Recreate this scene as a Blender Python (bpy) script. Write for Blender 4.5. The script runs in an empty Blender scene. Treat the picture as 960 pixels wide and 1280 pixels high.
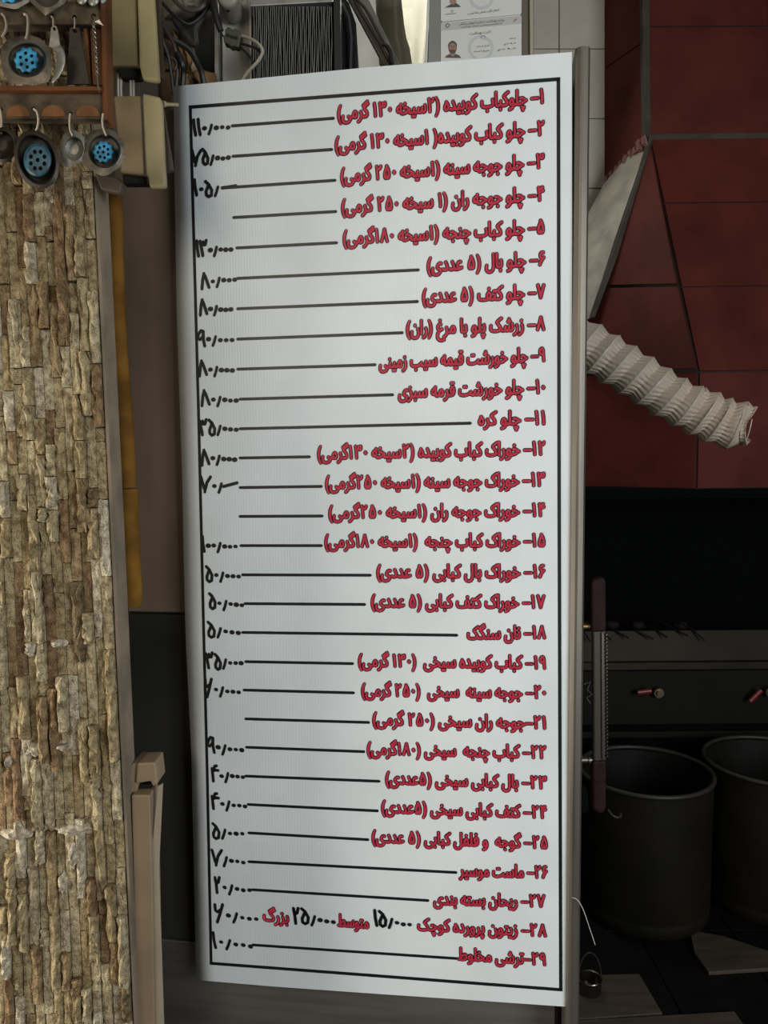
import bpy, bmesh, math, random
from mathutils import Vector, Matrix
from mathutils.geometry import delaunay_2d_cdt
random.seed(7)
sc = bpy.context.scene
COL = sc.collection
PI = math.pi
R = math.radians

# ------------------------------------------------------------------ camera
F, CX, CY = 1000.0, 480.0, 640.0
_d = Vector((.10, 12.96, 1.0)).normalized()          # world down, in camera axes (x right, y down, z forward)
_f = Vector((0, 0, 1))
_Y = (_f - _d * _f.dot(_d)).normalized()
_Z = -_d
_X = _Y.cross(_Z)
EYE = Vector((0, 0, 1.55))
def c2w(v):
    v = Vector(v)
    return Vector((v.dot(_X), v.dot(_Y), v.dot(_Z)))
def ray(px, py):
    return c2w(((px - CX) / F, (py - CY) / F, 1.0))
cam = bpy.data.cameras.new('camera')
cam.sensor_fit = 'VERTICAL'; cam.sensor_height = 36.0; cam.sensor_width = 36.0
cam.lens = 36.0 * F / 1280.0
cam.clip_start = .05
camo = bpy.data.objects.new('camera', cam); COL.objects.link(camo)
_r, _u, _b = c2w((1, 0, 0)), c2w((0, -1, 0)), c2w((0, 0, -1))
camo.matrix_world = Matrix(((_r.x, _u.x, _b.x, EYE.x), (_r.y, _u.y, _b.y, EYE.y), (_r.z, _u.z, _b.z, EYE.z), (0, 0, 0, 1)))
sc.camera = camo

# ------------------------------------------------------------------ world, lights, exposure
w = bpy.data.worlds.new('world'); sc.world = w; w.use_nodes = True
bg = w.node_tree.nodes['Background']
bg.inputs[0].default_value = (.95, .95, .93, 1); bg.inputs[1].default_value = .08
sc.view_settings.view_transform = 'Standard'; sc.view_settings.look = 'None'
sc.view_settings.exposure = 0.0; sc.view_settings.gamma = 1.0
sc.view_settings.use_curve_mapping = False
def area(name, loc, target, sx, sy, power, color):
    l = bpy.data.lights.new(name, 'AREA'); l.shape = 'RECTANGLE'; l.size = sx; l.size_y = sy
    l.energy = power; l.color = color
    o = bpy.data.objects.new(name, l); COL.objects.link(o); o.location = loc
    o.rotation_euler = (Vector(target) - Vector(loc)).to_track_quat('-Z', 'Y').to_euler()
    return o
area('assumed_storefront_light', (1.95, -1.15, 1.75), (0.1, 1.3, 1.25), 1.2, 1.5, 73, (.91, .97, 1.0))  # assumed daylight; the shop front behind the camera is out of view
area('added_left_grazing_light', (-1.50, .98, 1.0), (-.42, 1.25, .9), .22, 1.5, 24, (1.0, .93, .80))  # added lamp grazing the stones from the left; a window there is only assumed
area('left_fill_light', (-1.3, -1.4, 2.3), (.9, 2.9, 1.9), 1.0, 1.0, 21, (1.0, .86, .70))  # added warm fill from the left for the hood side; no doorway known there
area('assumed_tarp_backlight', (.14, 3.05, 3.0), (.12, 2.5, 2.6), .35, .7, 9.0, (1.0, .99, .93))  # lamp added behind the tarpaulin to shine through it; rear daylight is assumed

# ------------------------------------------------------------------ projections
def P(px, py, Y):
    r = ray(px, py)
    return EYE + r * (Y / r.y)
def PF(px, py, z=0.0):
    r = ray(px, py)
    return EYE + r * ((z - EYE.z) / r.z)

# ------------------------------------------------------------------ materials
MATS = {}
def mat(name, col, rough=.6, metal=0.0, var=0.0, var2=None, scale=20.0, bump=0.0, bscale=60.0, spec=.5, stretch=None, detail=4.0, coat=0.0):
    if name in MATS: return MATS[name]
    m = bpy.data.materials.new(name); m.use_nodes = True
    nt = m.node_tree; b = nt.nodes['Principled BSDF']
    b.inputs['Base Color'].default_value = (*col, 1); b.inputs['Roughness'].default_value = rough
    b.inputs['Metallic'].default_value = metal
    b.inputs['Specular IOR Level'].default_value = spec
    b.inputs['Coat Weight'].default_value = coat
    tc = nt.nodes.new('ShaderNodeTexCoord'); mp = nt.nodes.new('ShaderNodeMapping')
    nt.links.new(tc.outputs['Object'], mp.inputs['Vector'])
    if stretch: mp.inputs['Scale'].default_value = stretch
    if var or var2:
        n = nt.nodes.new('ShaderNodeTexNoise'); n.inputs['Scale'].default_value = scale; n.inputs['Detail'].default_value = detail
        nt.links.new(mp.outputs[0], n.inputs['Vector'])
        r = nt.nodes.new('ShaderNodeValToRGB')
        c2 = var2 if var2 else tuple(max(0, c * (1 - var)) for c in col)
        c1 = col if var2 else tuple(min(1, c * (1 + var * .6)) for c in col)
        r.color_ramp.elements[0].position = .36; r.color_ramp.elements[1].position = .60
        r.color_ramp.elements[0].color = (*c2, 1); r.color_ramp.elements[1].color = (*c1, 1)
        nt.links.new(n.outputs['Fac'], r.inputs['Fac']); nt.links.new(r.outputs['Color'], b.inputs['Base Color'])
    if bump:
        n = nt.nodes.new('ShaderNodeTexNoise'); n.inputs['Scale'].default_value = bscale; n.inputs['Detail'].default_value = 5
        nt.links.new(mp.outputs[0], n.inputs['Vector'])
        bp = nt.nodes.new('ShaderNodeBump'); bp.inputs['Strength'].default_value = bump; bp.inputs['Distance'].default_value = .004
        nt.links.new(n.outputs['Fac'], bp.inputs['Height']); nt.links.new(bp.outputs[0], b.inputs['Normal'])
    MATS[name] = m
    return m

# ------------------------------------------------------------------ mesh builder
class MB:
    def __init__(s): s.v = []; s.f = []; s.mi = []; s.smooth = []
    def add(s, vs, fs, mi=0, smooth=False):
        o = len(s.v); s.v += [Vector(p) for p in vs]
        for f in fs: s.f.append([i + o for i in f]); s.mi.append(mi); s.smooth.append(smooth)
        return s
    def box(s, c, h, rot=None, mi=0):
        vs = []
        for x in (-1, 1):
            for y in (-1, 1):
                for z in (-1, 1):
                    p = Vector((x * h[0], y * h[1], z * h[2]))
                    if rot: p = rot @ p
                    vs.append(Vector(c) + p)
        return s.add(vs, [(0, 1, 3, 2), (4, 6, 7, 5), (0, 4, 5, 1), (2, 3, 7, 6), (0, 2, 6, 4), (1, 5, 7, 3)], mi)
    def prism(s, front, back, mi=0):                    # two matching rings of points
        n = len(front)
        fs = [tuple(range(n)), tuple(range(2 * n - 1, n - 1, -1))]
        for i in range(n):
            j = (i + 1) % n; fs.append((i, i + n, j + n, j))
        return s.add(list(front) + list(back), fs, mi)
    def pprism(s, pts, Y, th, mi=0):                    # outline seen at distance Y, given thickness going back
        fr = [P(x, y, Y) for x, y in pts]
        return s.prism(fr, [p + Vector((0, th, 0)) for p in fr], mi)
    def yprism(s, pts, th, mi=0):                       # pts: (x, y, Y)
        fr = [P(*p) for p in pts]
        return s.prism(fr, [p + Vector((0, th, 0)) for p in fr], mi)
    def tube(s, pts, r, n=8, mi=0, closed=False, caps=True, flat=None):
        pts = [Vector(p) for p in pts]; m = len(pts); rings = []
        rr = r if isinstance(r, (list, tuple)) else [r] * m
        up = Vector((0, 0, 1)); prev = None
        for i, p in enumerate(pts):
            if closed: t = pts[(i + 1) % m] - pts[i - 1]
            else: t = pts[min(i + 1, m - 1)] - pts[max(i - 1, 0)]
            t.normalize()
            if prev is None:
                a = t.cross(Vector((0, 1, 0)))
                if a.length < .1: a = t.cross(up)
            else: a = prev - t * prev.dot(t)
            a.normalize(); prev = a; b = t.cross(a)
            rings.append([p + (a * math.cos(2 * PI * k / n) + b * math.sin(2 * PI * k / n) * (flat or 1)) * rr[i] for k in range(n)])
        vs = [q for ring in rings for q in ring]; fs = []
        for i in range(m if closed else m - 1):
            j = (i + 1) % m
            for k in range(n):
                l = (k + 1) % n; fs.append((i * n + k, i * n + l, j * n + l, j * n + k))
        s.add(vs, fs, mi, True)
        if caps and not closed:
            s.add(rings[0], [tuple(range(n))], mi); s.add(rings[-1], [tuple(range(n - 1, -1, -1))], mi)
        return s
    def lathe(s, prof, c, n=40, mi=0, axis=None):       # prof: (r, h)
        c = Vector(c); vs = []; fs = []
        for r, h in prof:
            for k in range(n):
                a = 2 * PI * k / n; p = Vector((r * math.cos(a), r * math.sin(a), h))
                if axis: p = axis @ p
                vs.append(c + p)
        for i in range(len(prof) - 1):
            for k in range(n):
                l = (k + 1) % n; fs.append((i * n + k, i * n + l, (i + 1) * n + l, (i + 1) * n + k))
        return s.add(vs, fs, mi, True)
    def mesh(s, name, mats, off=Vector((0, 0, 0)), fix=True):
        me = bpy.data.meshes.new(name)
        me.from_pydata([v - off for v in s.v], [], s.f)
        for m in (mats if isinstance(mats, (list, tuple)) else [mats]): me.materials.append(m)
        me.polygons.foreach_set('material_index', s.mi); me.polygons.foreach_set('use_smooth', s.smooth)
        if fix:
            bm = bmesh.new(); bm.from_mesh(me)
            bmesh.ops.recalc_face_normals(bm, faces=bm.faces[:]); bm.to_mesh(me); bm.free()
            if any(s.smooth): me.set_sharp_from_angle(angle=R(50))
        return me
    def build(s, name, mats, parent=None, loc=None, bevel=0, fix=True):
        if parent is not None: off = WLOC[parent.name]
        elif loc is not None: off = Vector(loc)
        else:
            xs = [v.x for v in s.v]; ys = [v.y for v in s.v]; zs = [v.z for v in s.v]
            off = Vector(((min(xs) + max(xs)) / 2, (min(ys) + max(ys)) / 2, min(zs)))
        o = bpy.data.objects.new(name, s.mesh(name, mats, off, fix)); COL.objects.link(o)
        if parent is not None: o.parent = parent
        else: o.location = off
        WLOC[o.name] = off
        if bevel:
            md = o.modifiers.new('bevel', 'BEVEL'); md.width = bevel; md.segments = 2; md.limit_method = 'ANGLE'; md.angle_limit = R(40)
        return o
WLOC = {}
def tag(o, label=None, cat=None, group=None, kind=None):
    if label: o['label'] = label
    if cat: o['category'] = cat
    if group: o['group'] = group
    if kind: o['kind'] = kind
    return o
def thing(name, label, cat, loc, group=None):
    o = bpy.data.objects.new(name, None); COL.objects.link(o); o.location = loc; o.empty_display_size = .05
    WLOC[o.name] = Vector(loc); return tag(o, label, cat, group)

# ------------------------------------------------------------------ room shell
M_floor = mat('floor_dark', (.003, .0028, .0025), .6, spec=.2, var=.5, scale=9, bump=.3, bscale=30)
M_ceil = mat('ceiling_paint', (.22, .20, .17), .8)
M_wall = mat('sooty_wall', (.06, .05, .042), .8, var=.3, scale=5)
M_grout = mat('grout', (.10, .085, .07), .9)
M_dark = mat('near_black', (.0025, .003, .003), .95, spec=.08)  # near-black colour carries the shade of the hood recess and small holes

def struct(name, mb, m, **k):
    o = mb.build(name, m, **k); o['kind'] = 'structure'; return o
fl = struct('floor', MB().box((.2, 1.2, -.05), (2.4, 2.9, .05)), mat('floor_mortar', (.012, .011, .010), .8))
struct('ceiling', MB().box((.2, 1.9, 3.85), (2.4, 2.2, .05)), M_ceil)
struct('wall_right', MB().box((2.35, 1.9, 1.9), (.05, 2.2, 1.9)), M_wall)
wb = struct('wall_back', MB().box((.2, 3.50, 1.9), (2.1, .05, 1.9)), M_wall)

# dark floor tiles, each laid on the mortar bed
tsz = .30
for i in range(11):
    for j in range(7):
        x0 = -1.3 + i * tsz; y0 = 1.55 + j * tsz
        if x0 > 2.1: continue
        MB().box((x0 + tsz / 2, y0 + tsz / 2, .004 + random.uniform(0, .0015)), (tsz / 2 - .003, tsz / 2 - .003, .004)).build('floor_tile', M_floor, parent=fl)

def bil(c, u, v):                                       # c: four corners tl, tr, br, bl
    return (c[0] * (1 - u) + c[1] * u) * (1 - v) + (c[3] * (1 - u) + c[2] * u) * v
def tiles(parent, corners, us, vs, m, name='tile', gap=.004, th=.006, inset=.004, uneven=.0012):
    c = [Vector(p) for p in corners]
    nrm = (c[3] - c[0]).cross(c[1] - c[0]).normalized()
    if nrm.dot(EYE - c[0]) < 0: nrm = -nrm
    W = ((c[1] - c[0]).length + (c[2] - c[3]).length) / 2; H = ((c[3] - c[0]).length + (c[2] - c[1]).length) / 2
    gu, gv = gap / 2 / W, gap / 2 / H
    for a, b in zip(us, us[1:]):
        for p, q in zip(vs, vs[1:]):
            base = [bil(c, a + gu, p + gv), bil(c, b - gu, p + gv), bil(c, b - gu, q - gv), bil(c, a + gu, q - gv)]
            lift = th + random.uniform(0, uneven)
            MB().prism([x + nrm * lift for x in base], [x + nrm * .0005 for x in base]).build(name, m, parent=parent, bevel=.0012)

# ------------------------------------------------------------------ stone clad wall
SY = 1.25
M_stone = bpy.data.materials.new('split_stone'); M_stone.use_nodes = True
nt = M_stone.node_tree; b = nt.nodes['Principled BSDF']; b.inputs['Roughness'].default_value = .85; b.inputs['Specular IOR Level'].default_value = .25
oi = nt.nodes.new('ShaderNodeObjectInfo'); rp = nt.nodes.new('ShaderNodeValToRGB')
els = rp.color_ramp.elements
els[0].position = 0; els[0].color = (.15, .115, .065, 1)
els[1].position = 1; els[1].color = (.46, .42, .33, 1)
for p_, c_ in ((.08, (.20, .13, .07, 1)), (.22, (.26, .20, .11, 1)), (.55, (.31, .255, .15, 1)), (.85, (.37, .32, .21, 1))):
    e = els.new(p_); e.color = c_
tc = nt.nodes.new('ShaderNodeTexCoord'); mp = nt.nodes.new('ShaderNodeMapping'); geo = nt.nodes.new('ShaderNodeNewGeometry')
nt.links.new(oi.outputs['Random'], rp.inputs['Fac'])
n1 = nt.nodes.new('ShaderNodeTexNoise'); n1.inputs['Scale'].default_value = 85; n1.inputs['Detail'].default_value = 6
n2 = nt.nodes.new('ShaderNodeTexNoise'); n2.inputs['Scale'].default_value = 380; n2.inputs['Detail'].default_value = 3
nt.links.new(geo.outputs['Position'], n1.inputs['Vector']); nt.links.new(geo.outputs['Position'], n2.inputs['Vector'])
mx = nt.nodes.new('ShaderNodeMixRGB'); mx.blend_type = 'MULTIPLY'; mx.inputs[0].default_value = .85
r2 = nt.nodes.new('ShaderNodeValToRGB'); r2.color_ramp.elements[0].position = .38; r2.color_ramp.elements[0].color = (.48, .39, .29, 1)
r2.color_ramp.elements[1].position = .60; r2.color_ramp.elements[1].color = (1.5, 1.48, 1.42, 1)
mad = nt.nodes.new('ShaderNodeMix'); mad.inputs[0].default_value = .35; nt.links.new(n1.outputs['Fac'], mad.inputs[2]); nt.links.new(n2.outputs['Fac'], mad.inputs[3])
nt.links.new(mad.outputs[0], r2.inputs['Fac']); nt.links.new(rp.outputs['Color'], mx.inputs[1]); nt.links.new(r2.outputs['Color'], mx.inputs[2])
nt.links.new(mx.outputs[0], b.inputs['Base Color'])
ad = nt.nodes.new('ShaderNodeMath'); ad.operation = 'ADD'; nt.links.new(n1.outputs['Fac'], ad.inputs[0]); nt.links.new(n2.outputs['Fac'], ad.inputs[1])
bp = nt.nodes.new('ShaderNodeBump'); bp.inputs['Strength'].default_value = 1.0; bp.inputs['Distance'].default_value = .005
nt.links.new(ad.outputs[0], bp.inputs['Height']); nt.links.new(bp.outputs[0], b.inputs['Normal'])

M_mortar = mat('wall_mortar', (.06, .042, .026), .95, bump=.5, bscale=40)
M_plaster = mat('warm_lit_plaster', (.19, .148, .10), .75, var=.25, scale=14, bump=.25, bscale=50)  # warm bounce light is tinted into the plaster colour
def xr(y): return 118 + (y - 240) * .0475
top_r, bot_r = P(xr(-80), -80, SY), P(xr(1400), 1400, SY)
wl = struct('wall_left', MB().yprism([(-620, -160, SY + .012), (xr(-160), -160, SY + .012), (xr(2150), 2150, SY + .012), (-620, 2150, SY + .012)], .04), M_mortar, loc=(0, 0, 0))
MB().yprism([(xr(-160), -160, SY + .006), (xr(-160) + 3, -160, SY + .006), (xr(740) + 4, 740, SY + .006), (xr(1500) + 2, 1500, SY + .006), (xr(1500), 1500, SY + .006)], .052).build('plaster_edge', M_plaster, parent=wl)

stone_meshes = []
for k in range(18):
    mb = MB(); nx, nz = 3, 7
    g = [[None] * (nz + 1) for _ in range(nx + 1)]
    vs = []
    for i in range(nx + 1):
        for j in range(nz + 1):
            ex = i in (0, nx); ez = j in (0, nz)
            u = i / nx - .5; v = j / nz - .5
            u += random.uniform(-.022, .022) * (1 if ex else 1.5); v += 0 if not ez else random.uniform(-.008, .008)
            d = -1 + random.uniform(0, .45) + (.22 if (ex or ez) else 0)
            g[i][j] = len(vs); vs.append((u, d, v))
    fs = []
    for i in range(nx):
        for j in range(nz): fs.append((g[i][j], g[i + 1][j], g[i + 1][j + 1], g[i][j + 1]))
    ring = [g[i][0] for i in range(nx + 1)] + [g[nx][j] for j in range(1, nz + 1)] + [g[i][nz] for i in range(nx - 1, -1, -1)] + [g[0][j] for j in range(nz - 1, 0, -1)]
    base = len(vs); 
    for r_ in ring: vs.append((vs[r_][0], 0, vs[r_][2]))
    for q in range(len(ring)):
        q2 = (q + 1) % len(ring); fs.append((ring[q], base + q, base + q2, ring[q2]))
    mb.add(vs, fs); stone_meshes.append(mb.mesh('stone', M_stone))
pitch = 12.3
nst = 0
NEAR = [(45, 935), (60, 1040), (85, 1050), (40, 810), (80, 800), (70, 250)]
for c in range(14):
    y = 30 + random.uniform(-60, 0)
    while y < 1300:
        r_ = random.random()
        L = random.uniform(38, 62) if r_ < .3 else random.uniform(62, 105)
        if r_ > .93: L = random.uniform(16, 24)
        off = -(c + .5) * pitch
        a, b_ = y, y + L
        if b_ > 55:
            pa = P(xr(a) + off * (1 + (a - 640) * -.00002), a, SY + .012); pb = P(xr(b_) + off, b_, SY + .012)
            depth = random.choice((.002, .004, .009, .014, .020, .026))
            o = bpy.data.objects.new('stone', random.choice(stone_meshes)); COL.objects.link(o); o.parent = wl
            o.location = (pa + pb) / 2
            ang = math.atan2(pa.x - pb.x, pa.z - pb.z)
            o.rotation_euler = (0, ang, 0)
            o.scale = (pitch * .955 * SY / 1000 * random.uniform(.97, 1.02), depth, (pa - pb).length - .0015)
            nst += 1
        y = b_
# crumbled pale mortar smeared over a few courses
M_crumb = mat('pale_mortar', (.40, .345, .26), .95, var=.5, scale=110, bump=1.0, bscale=90)
for (px, py, sx, sy) in ((42, 940, 16, 9), (76, 935, 12, 6), (18, 1046, 22, 7), (88, 1040, 24, 8), (90, 1072, 9, 20), (36, 811, 9, 12), (70, 806, 10, 6), (64, 248, 4, 6), (76, 1108, 6, 14), (8, 955, 6, 8)):
    mb = MB(); vs = []; nr, na = 4, 12
    cpt = P(px, py, SY - .004)
    for i in range(nr + 1):
        for k in range(na):
            a = 2 * PI * k / na; q = i / nr; jit = 1 + random.uniform(-.25, .25) * (q > 0)
            vs.append(cpt + Vector((math.cos(a) * q * sx * jit * .00125, .016 * q * q - random.uniform(0, .007), math.sin(a) * q * sy * jit * .00125)))
    fs = [(i * na + k, i * na + (k + 1) % na, (i + 1) * na + (k + 1) % na, (i + 1) * na + k) for i in range(nr) for k in range(na)]
    mb.add(vs, fs); mb.build('mortar_lump', M_crumb, parent=wl)

# ------------------------------------------------------------------ steel fridge that carries the sign
BY = 1.30
B0 = P(713, 640, BY)
_t = c2w(((-6700 - 480) / 1000, .091, 1.0)); _t.z = 0; T = _t.normalized()          # to the left, receding
Nn = Vector((-T.y, T.x, 0))
if Nn.dot(EYE - B0) < 0: Nn = -Nn
S0, SB = .50, .648
def dback(s):
    if s < S0: return 0.0
    if s < SB: return .6 * (s - S0) ** 2
    return .6 * (SB - S0) ** 2 + 1.05 * (s - SB)
def pb(px, py):                                          # pixel -> (s, z) on the sheet
    r = ray(px, py); d = 0
    for _ in range(6):
        t = ((B0 - EYE).dot(Nn) - d) / r.dot(Nn)
        p = EYE + r * t; s = (p - B0).dot(T); d = dback(s)
    return Vector((s, p.z))
def bw(s, z, off=0.0):
    q = B0 + T * s + Nn * (off - dback(s)); q.z = z; return q
def bpl(s, z, off):                                      # on the flat plane of the cabinet
    q = B0 + T * s + Nn * off; q.z = z; return q

M_steel = mat('brushed_steel', (.50, .47, .43), .48, 1.0, var=.15, scale=4, stretch=(1, 1, 12), bump=.05, bscale=80)
M_post = mat('steel_trim', (.20, .18, .155), .45, .85, var=.2, scale=30, stretch=(1, 1, .1))
M_brown = mat('warm_reflection_panel', (.15, .10, .065), .5, var=.3, scale=5, stretch=(1, 1, .5), bump=.08, bscale=20)  # brownish reflections and warm bounce light put into the panel colour
M_darkp = mat('dark_steel_panel', (.075, .068, .055), .42, .7, var=.25, scale=4)
ztop = pb(713, 68).y - .012
S_L = .80
fr = thing('steel_fridge', 'tall steel cabinet behind the menu sign, rounded right corner trim', 'cabinet', bpl(.39, 0, -.3))
mb = MB(); mb.prism([bpl(0.006, 0.06, -.078), bpl(S_L, 0.06, -.078), bpl(S_L, ztop, -.078), bpl(0.006, ztop, -.078)], [bpl(0.006, 0.06, -.62), bpl(S_L, 0.06, -.62), bpl(S_L, ztop, -.62), bpl(0.006, ztop, -.62)])
mb.build('body', M_darkp, parent=fr)
zj = pb(200, 757).y
def slab(s0, s1, z0, z1, f0, f1, name, m, bev=.002):
    fr_ = [bpl(s0, z0, f0), bpl(s1, z0, f0), bpl(s1, z1, f0), bpl(s0, z1, f0)]
    bk_ = [bpl(s0, z0, f1), bpl(s1, z0, f1), bpl(s1, z1, f1), bpl(s0, z1, f1)]
    return MB().prism(fr_, bk_).build(name, m, parent=fr, bevel=bev)
o = slab(.012, S_L, zj + .002, ztop, -.067, -.079, 'upper_panel', M_brown); o['label'] = 'upper panel coloured brown for warm reflections'
o = slab(.012, S_L, .62, zj - .002, -.067, -.079, 'middle_panel', M_darkp)
o = slab(.012, S_L, .08, .616, -.067, -.079, 'lower_panel', M_steel)
for s_ in (.05, .74):
    for f_ in (-.1, -.56):
        MB().tube([bpl(s_, .0, f_), bpl(s_, .062, f_)], .02, 12).build('foot', M_dark, parent=fr)
# rounded corner trim
zt = pb(721, 62).y
prof = [(-.0125, -.076), (-.0125, .000)] + [(-.0125 + .0115 * (1 - math.cos(a)), .010 * math.sin(a)) for a in (R(20), R(45), R(70), R(90), R(110), R(135), R(160))] + [(.0105, 0), (.0105, -.076)]
cs = -.0125
def rowp(z): return [bpl(-.0105 + (p[0] + .0125) * .0 + p[0], z, p[1]) for p in prof]
mb = MB(); mb.prism(rowp(.06), rowp(zt)); mb.build('corner_trim', M_post, parent=fr)
M_film = mat('clear_film', (.8, .8, .76), .15, 0, spec=.8)
MB().tube([bpl(-.0225, .75, -.004), bpl(-.0222, 1.2, -.003), bpl(-.0225, zt, -.004)], .0009, 6).build('film_edge', M_film, parent=fr)
# pull handle standing off the right side
M_grip = mat('maroon_plastic', (.016, .005, .005), .65, spec=.15, var=.3, scale=60)
M_chrome = mat('chrome', (.22, .20, .17), .3, 1.0)
M_goldc = mat('worn_brass', (.25, .15, .06), .35, 1.0)
HY = 1.335
h = MB().pprism([(741, 789), (757, 788), (758, 952), (742, 953)], HY, .012).build('handle_bar', mat('handle_metal', (.06, .052, .04), .45, .6), parent=fr, bevel=.003)
MB().pprism([(752, 791), (755, 791), (756, 950), (753, 950)], HY - .003, .004).build('chrome_strip', M_chrome, parent=h)
mb = MB()
for k in range(34):
    mb.box(P(757.8 + k * .03, 793 + k * 4.6, HY), (.0012, .003, .0015))
o = mb.build('bead_edge', M_chrome, parent=h); o['kind'] = 'stuff'
MB().yprism([(739, 730, HY - .004), (741, 725, HY - .004), (750, 722, HY - .004), (756, 722, HY - .004), (757.5, 727, HY - .004), (758, 790, HY - .004), (739, 791, HY - .004)], .02).build('grip', M_grip, parent=h, bevel=.004)
MB().yprism([(741, 952, HY - .004), (758, 951, HY - .004), (758, 1010, HY - .004), (755, 1017, HY - .004), (748, 1018, HY - .004), (741, 1012, HY - .004)], .02).build('grip', M_grip, parent=h, bevel=.004)
for y_, m_ in ((783, M_goldc), (950, M_chrome)):
    a = P(724, y_, HY + .01); b_ = P(744, y_, HY + .01)
    MB().tube([a, b_], .0065, 12).tube([P(735, y_, HY + .01), P(737, y_, HY + .01)], .009, 12).build('bracket', m_, parent=h)
MB().yprism([(727, 985, HY), (735, 988, HY), (736, 1012, HY), (733, 1016, HY), (727, 1017, HY)], .02).build('latch', M_dark, parent=fr, bevel=.002)
MB().tube([P(730, 855, HY), P(738, 852, HY), (P(734, 862, HY)), P(740, 868, HY), P(733, 872, HY), P(738, 879, HY)], .0012, 6).build('twisted_wire', mat('dull_wire', (.07, .065, .055), .5, .6), parent=fr)

# ------------------------------------------------------------------ the menu sign
sg = thing('menu_sign', 'white printed food menu sign with red Persian items and handwritten prices', 'sign', bw(.33, pb(480, 1240).y, 0))
M_sheet = bpy.data.materials.new('fluted_white_plastic'); M_sheet.use_nodes = True
nt = M_sheet.node_tree; b = nt.nodes['Principled BSDF']
b.inputs['Base Color'].default_value = (.70, .735, .77, 1); b.inputs['Roughness'].default_value = .38; b.inputs['Specular IOR Level'].default_value = .45
uvn = nt.nodes.new('ShaderNodeUVMap'); wv = nt.nodes.new('ShaderNodeTexWave'); wv.bands_direction = 'X'; wv.inputs['Scale'].default_value = 62.0
wv.inputs['Distortion'].default_value = .4; wv.inputs['Detail'].default_value = 1
nt.links.new(uvn.outputs[0], wv.inputs['Vector'])
bp = nt.nodes.new('ShaderNodeBump'); bp.inputs['Strength'].default_value = .08; bp.inputs['Distance'].default_value = .001
nt.links.new(wv.outputs['Fac'], bp.inputs['Height']); nt.links.new(bp.outputs[0], b.inputs['Normal'])
# faint smudges and grime
nz = nt.nodes.new('ShaderNodeTexNoise'); nz.inputs['Scale'].default_value = 5; nz.inputs['Detail'].default_value = 6; nt.links.new(uvn.outputs[0], nz.inputs['Vector'])
rr_ = nt.nodes.new('ShaderNodeValToRGB'); rr_.color_ramp.elements[0].position = .3; rr_.color_ramp.elements[1].position = .6
rr_.color_ramp.elements[0].color = (.59, .635, .64, 1); rr_.color_ramp.elements[1].color = (.665, .71, .725, 1)
nt.links.new(nz.outputs['Fac'], rr_.inputs['Fac']); nt.links.new(rr_.outputs['Color'], b.inputs['Base Color'])

leftedge = [(217, 108), (218, 230), (221, 400), (225, 520), (228, 610), (229.5, 700), (232, 800), (236, 880), (239, 940), (242, 1080), (245, 1225)]
topedge = [(217, 108), (320, 98), (460, 84), (600, 73), (713, 65)]
botedge = [(245, 1225), (340, 1233), (480, 1243), (600, 1251), (714, 1259)]
def interp(tab, key, k):
    for a, b_ in zip(tab, tab[1:]):
        if (a[k] <= key <= b_[k]) or b_ is tab[-1]:
            t = (key - a[k]) / (b_[k] - a[k]); return a[1 - k] + (b_[1 - k] - a[1 - k]) * t
NU, NV = 56, 40
gridp = []
for j in range(NV + 1):
    v = j / NV
    row = []
    for i in range(NU + 1):
        u = i / NU
        xt, xb = 217 + (713 - 217) * u, 245 + (714 - 245) * u
        yt, yb_ = interp(topedge, xt, 0), interp(botedge, xb, 0)
        y = yt + (yb_ - yt) * v
        xl = interp(leftedge, 108 + (1225 - 108) * v, 1); xrr = 715 + v
        row.append(pb(xl + (xrr - xl) * u, y))
    gridp.append(row)
mb = MB(); vs = []; fs = []
for side, off in ((0, 0.0), (1, -.003)):
    for row in gridp:
        for q in row: vs.append(bw(q.x, q.y, off))
n_ = (NU + 1) * (NV + 1); W_ = NU + 1
for j in range(NV):
    for i in range(NU):
        a = j * W_ + i; fs.append((a, a + 1, a + W_ + 1, a + W_)); fs.append((n_ + a, n_ + a + W_, n_ + a + W_ + 1, n_ + a + 1))
for i in range(NU):
    fs.append((i, n_ + i, n_ + i + 1, i + 1)); a = NV * W_ + i; fs.append((a, a + 1, n_ + a + 1, n_ + a))
for j in range(NV):
    a = j * W_; fs.append((a, a + W_, n_ + a + W_, n_ + a)); a += NU; fs.append((a, n_ + a, n_ + a + W_, a + W_))
mb.add(vs, fs, 0, False)
sheet = mb.build('sheet', M_sheet, parent=sg)
uvl = sheet.data.uv_layers.new(name='UVMap')
flatuv = [(q.x, q.y) for row in gridp for q in row] * 2
for lp in sheet.data.loops: uvl.data[lp.index].uv = flatuv[lp.vertex_index]
for p_ in sheet.data.polygons: p_.use_smooth = True
sheet.data.set_sharp_from_angle(angle=R(45))

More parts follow.
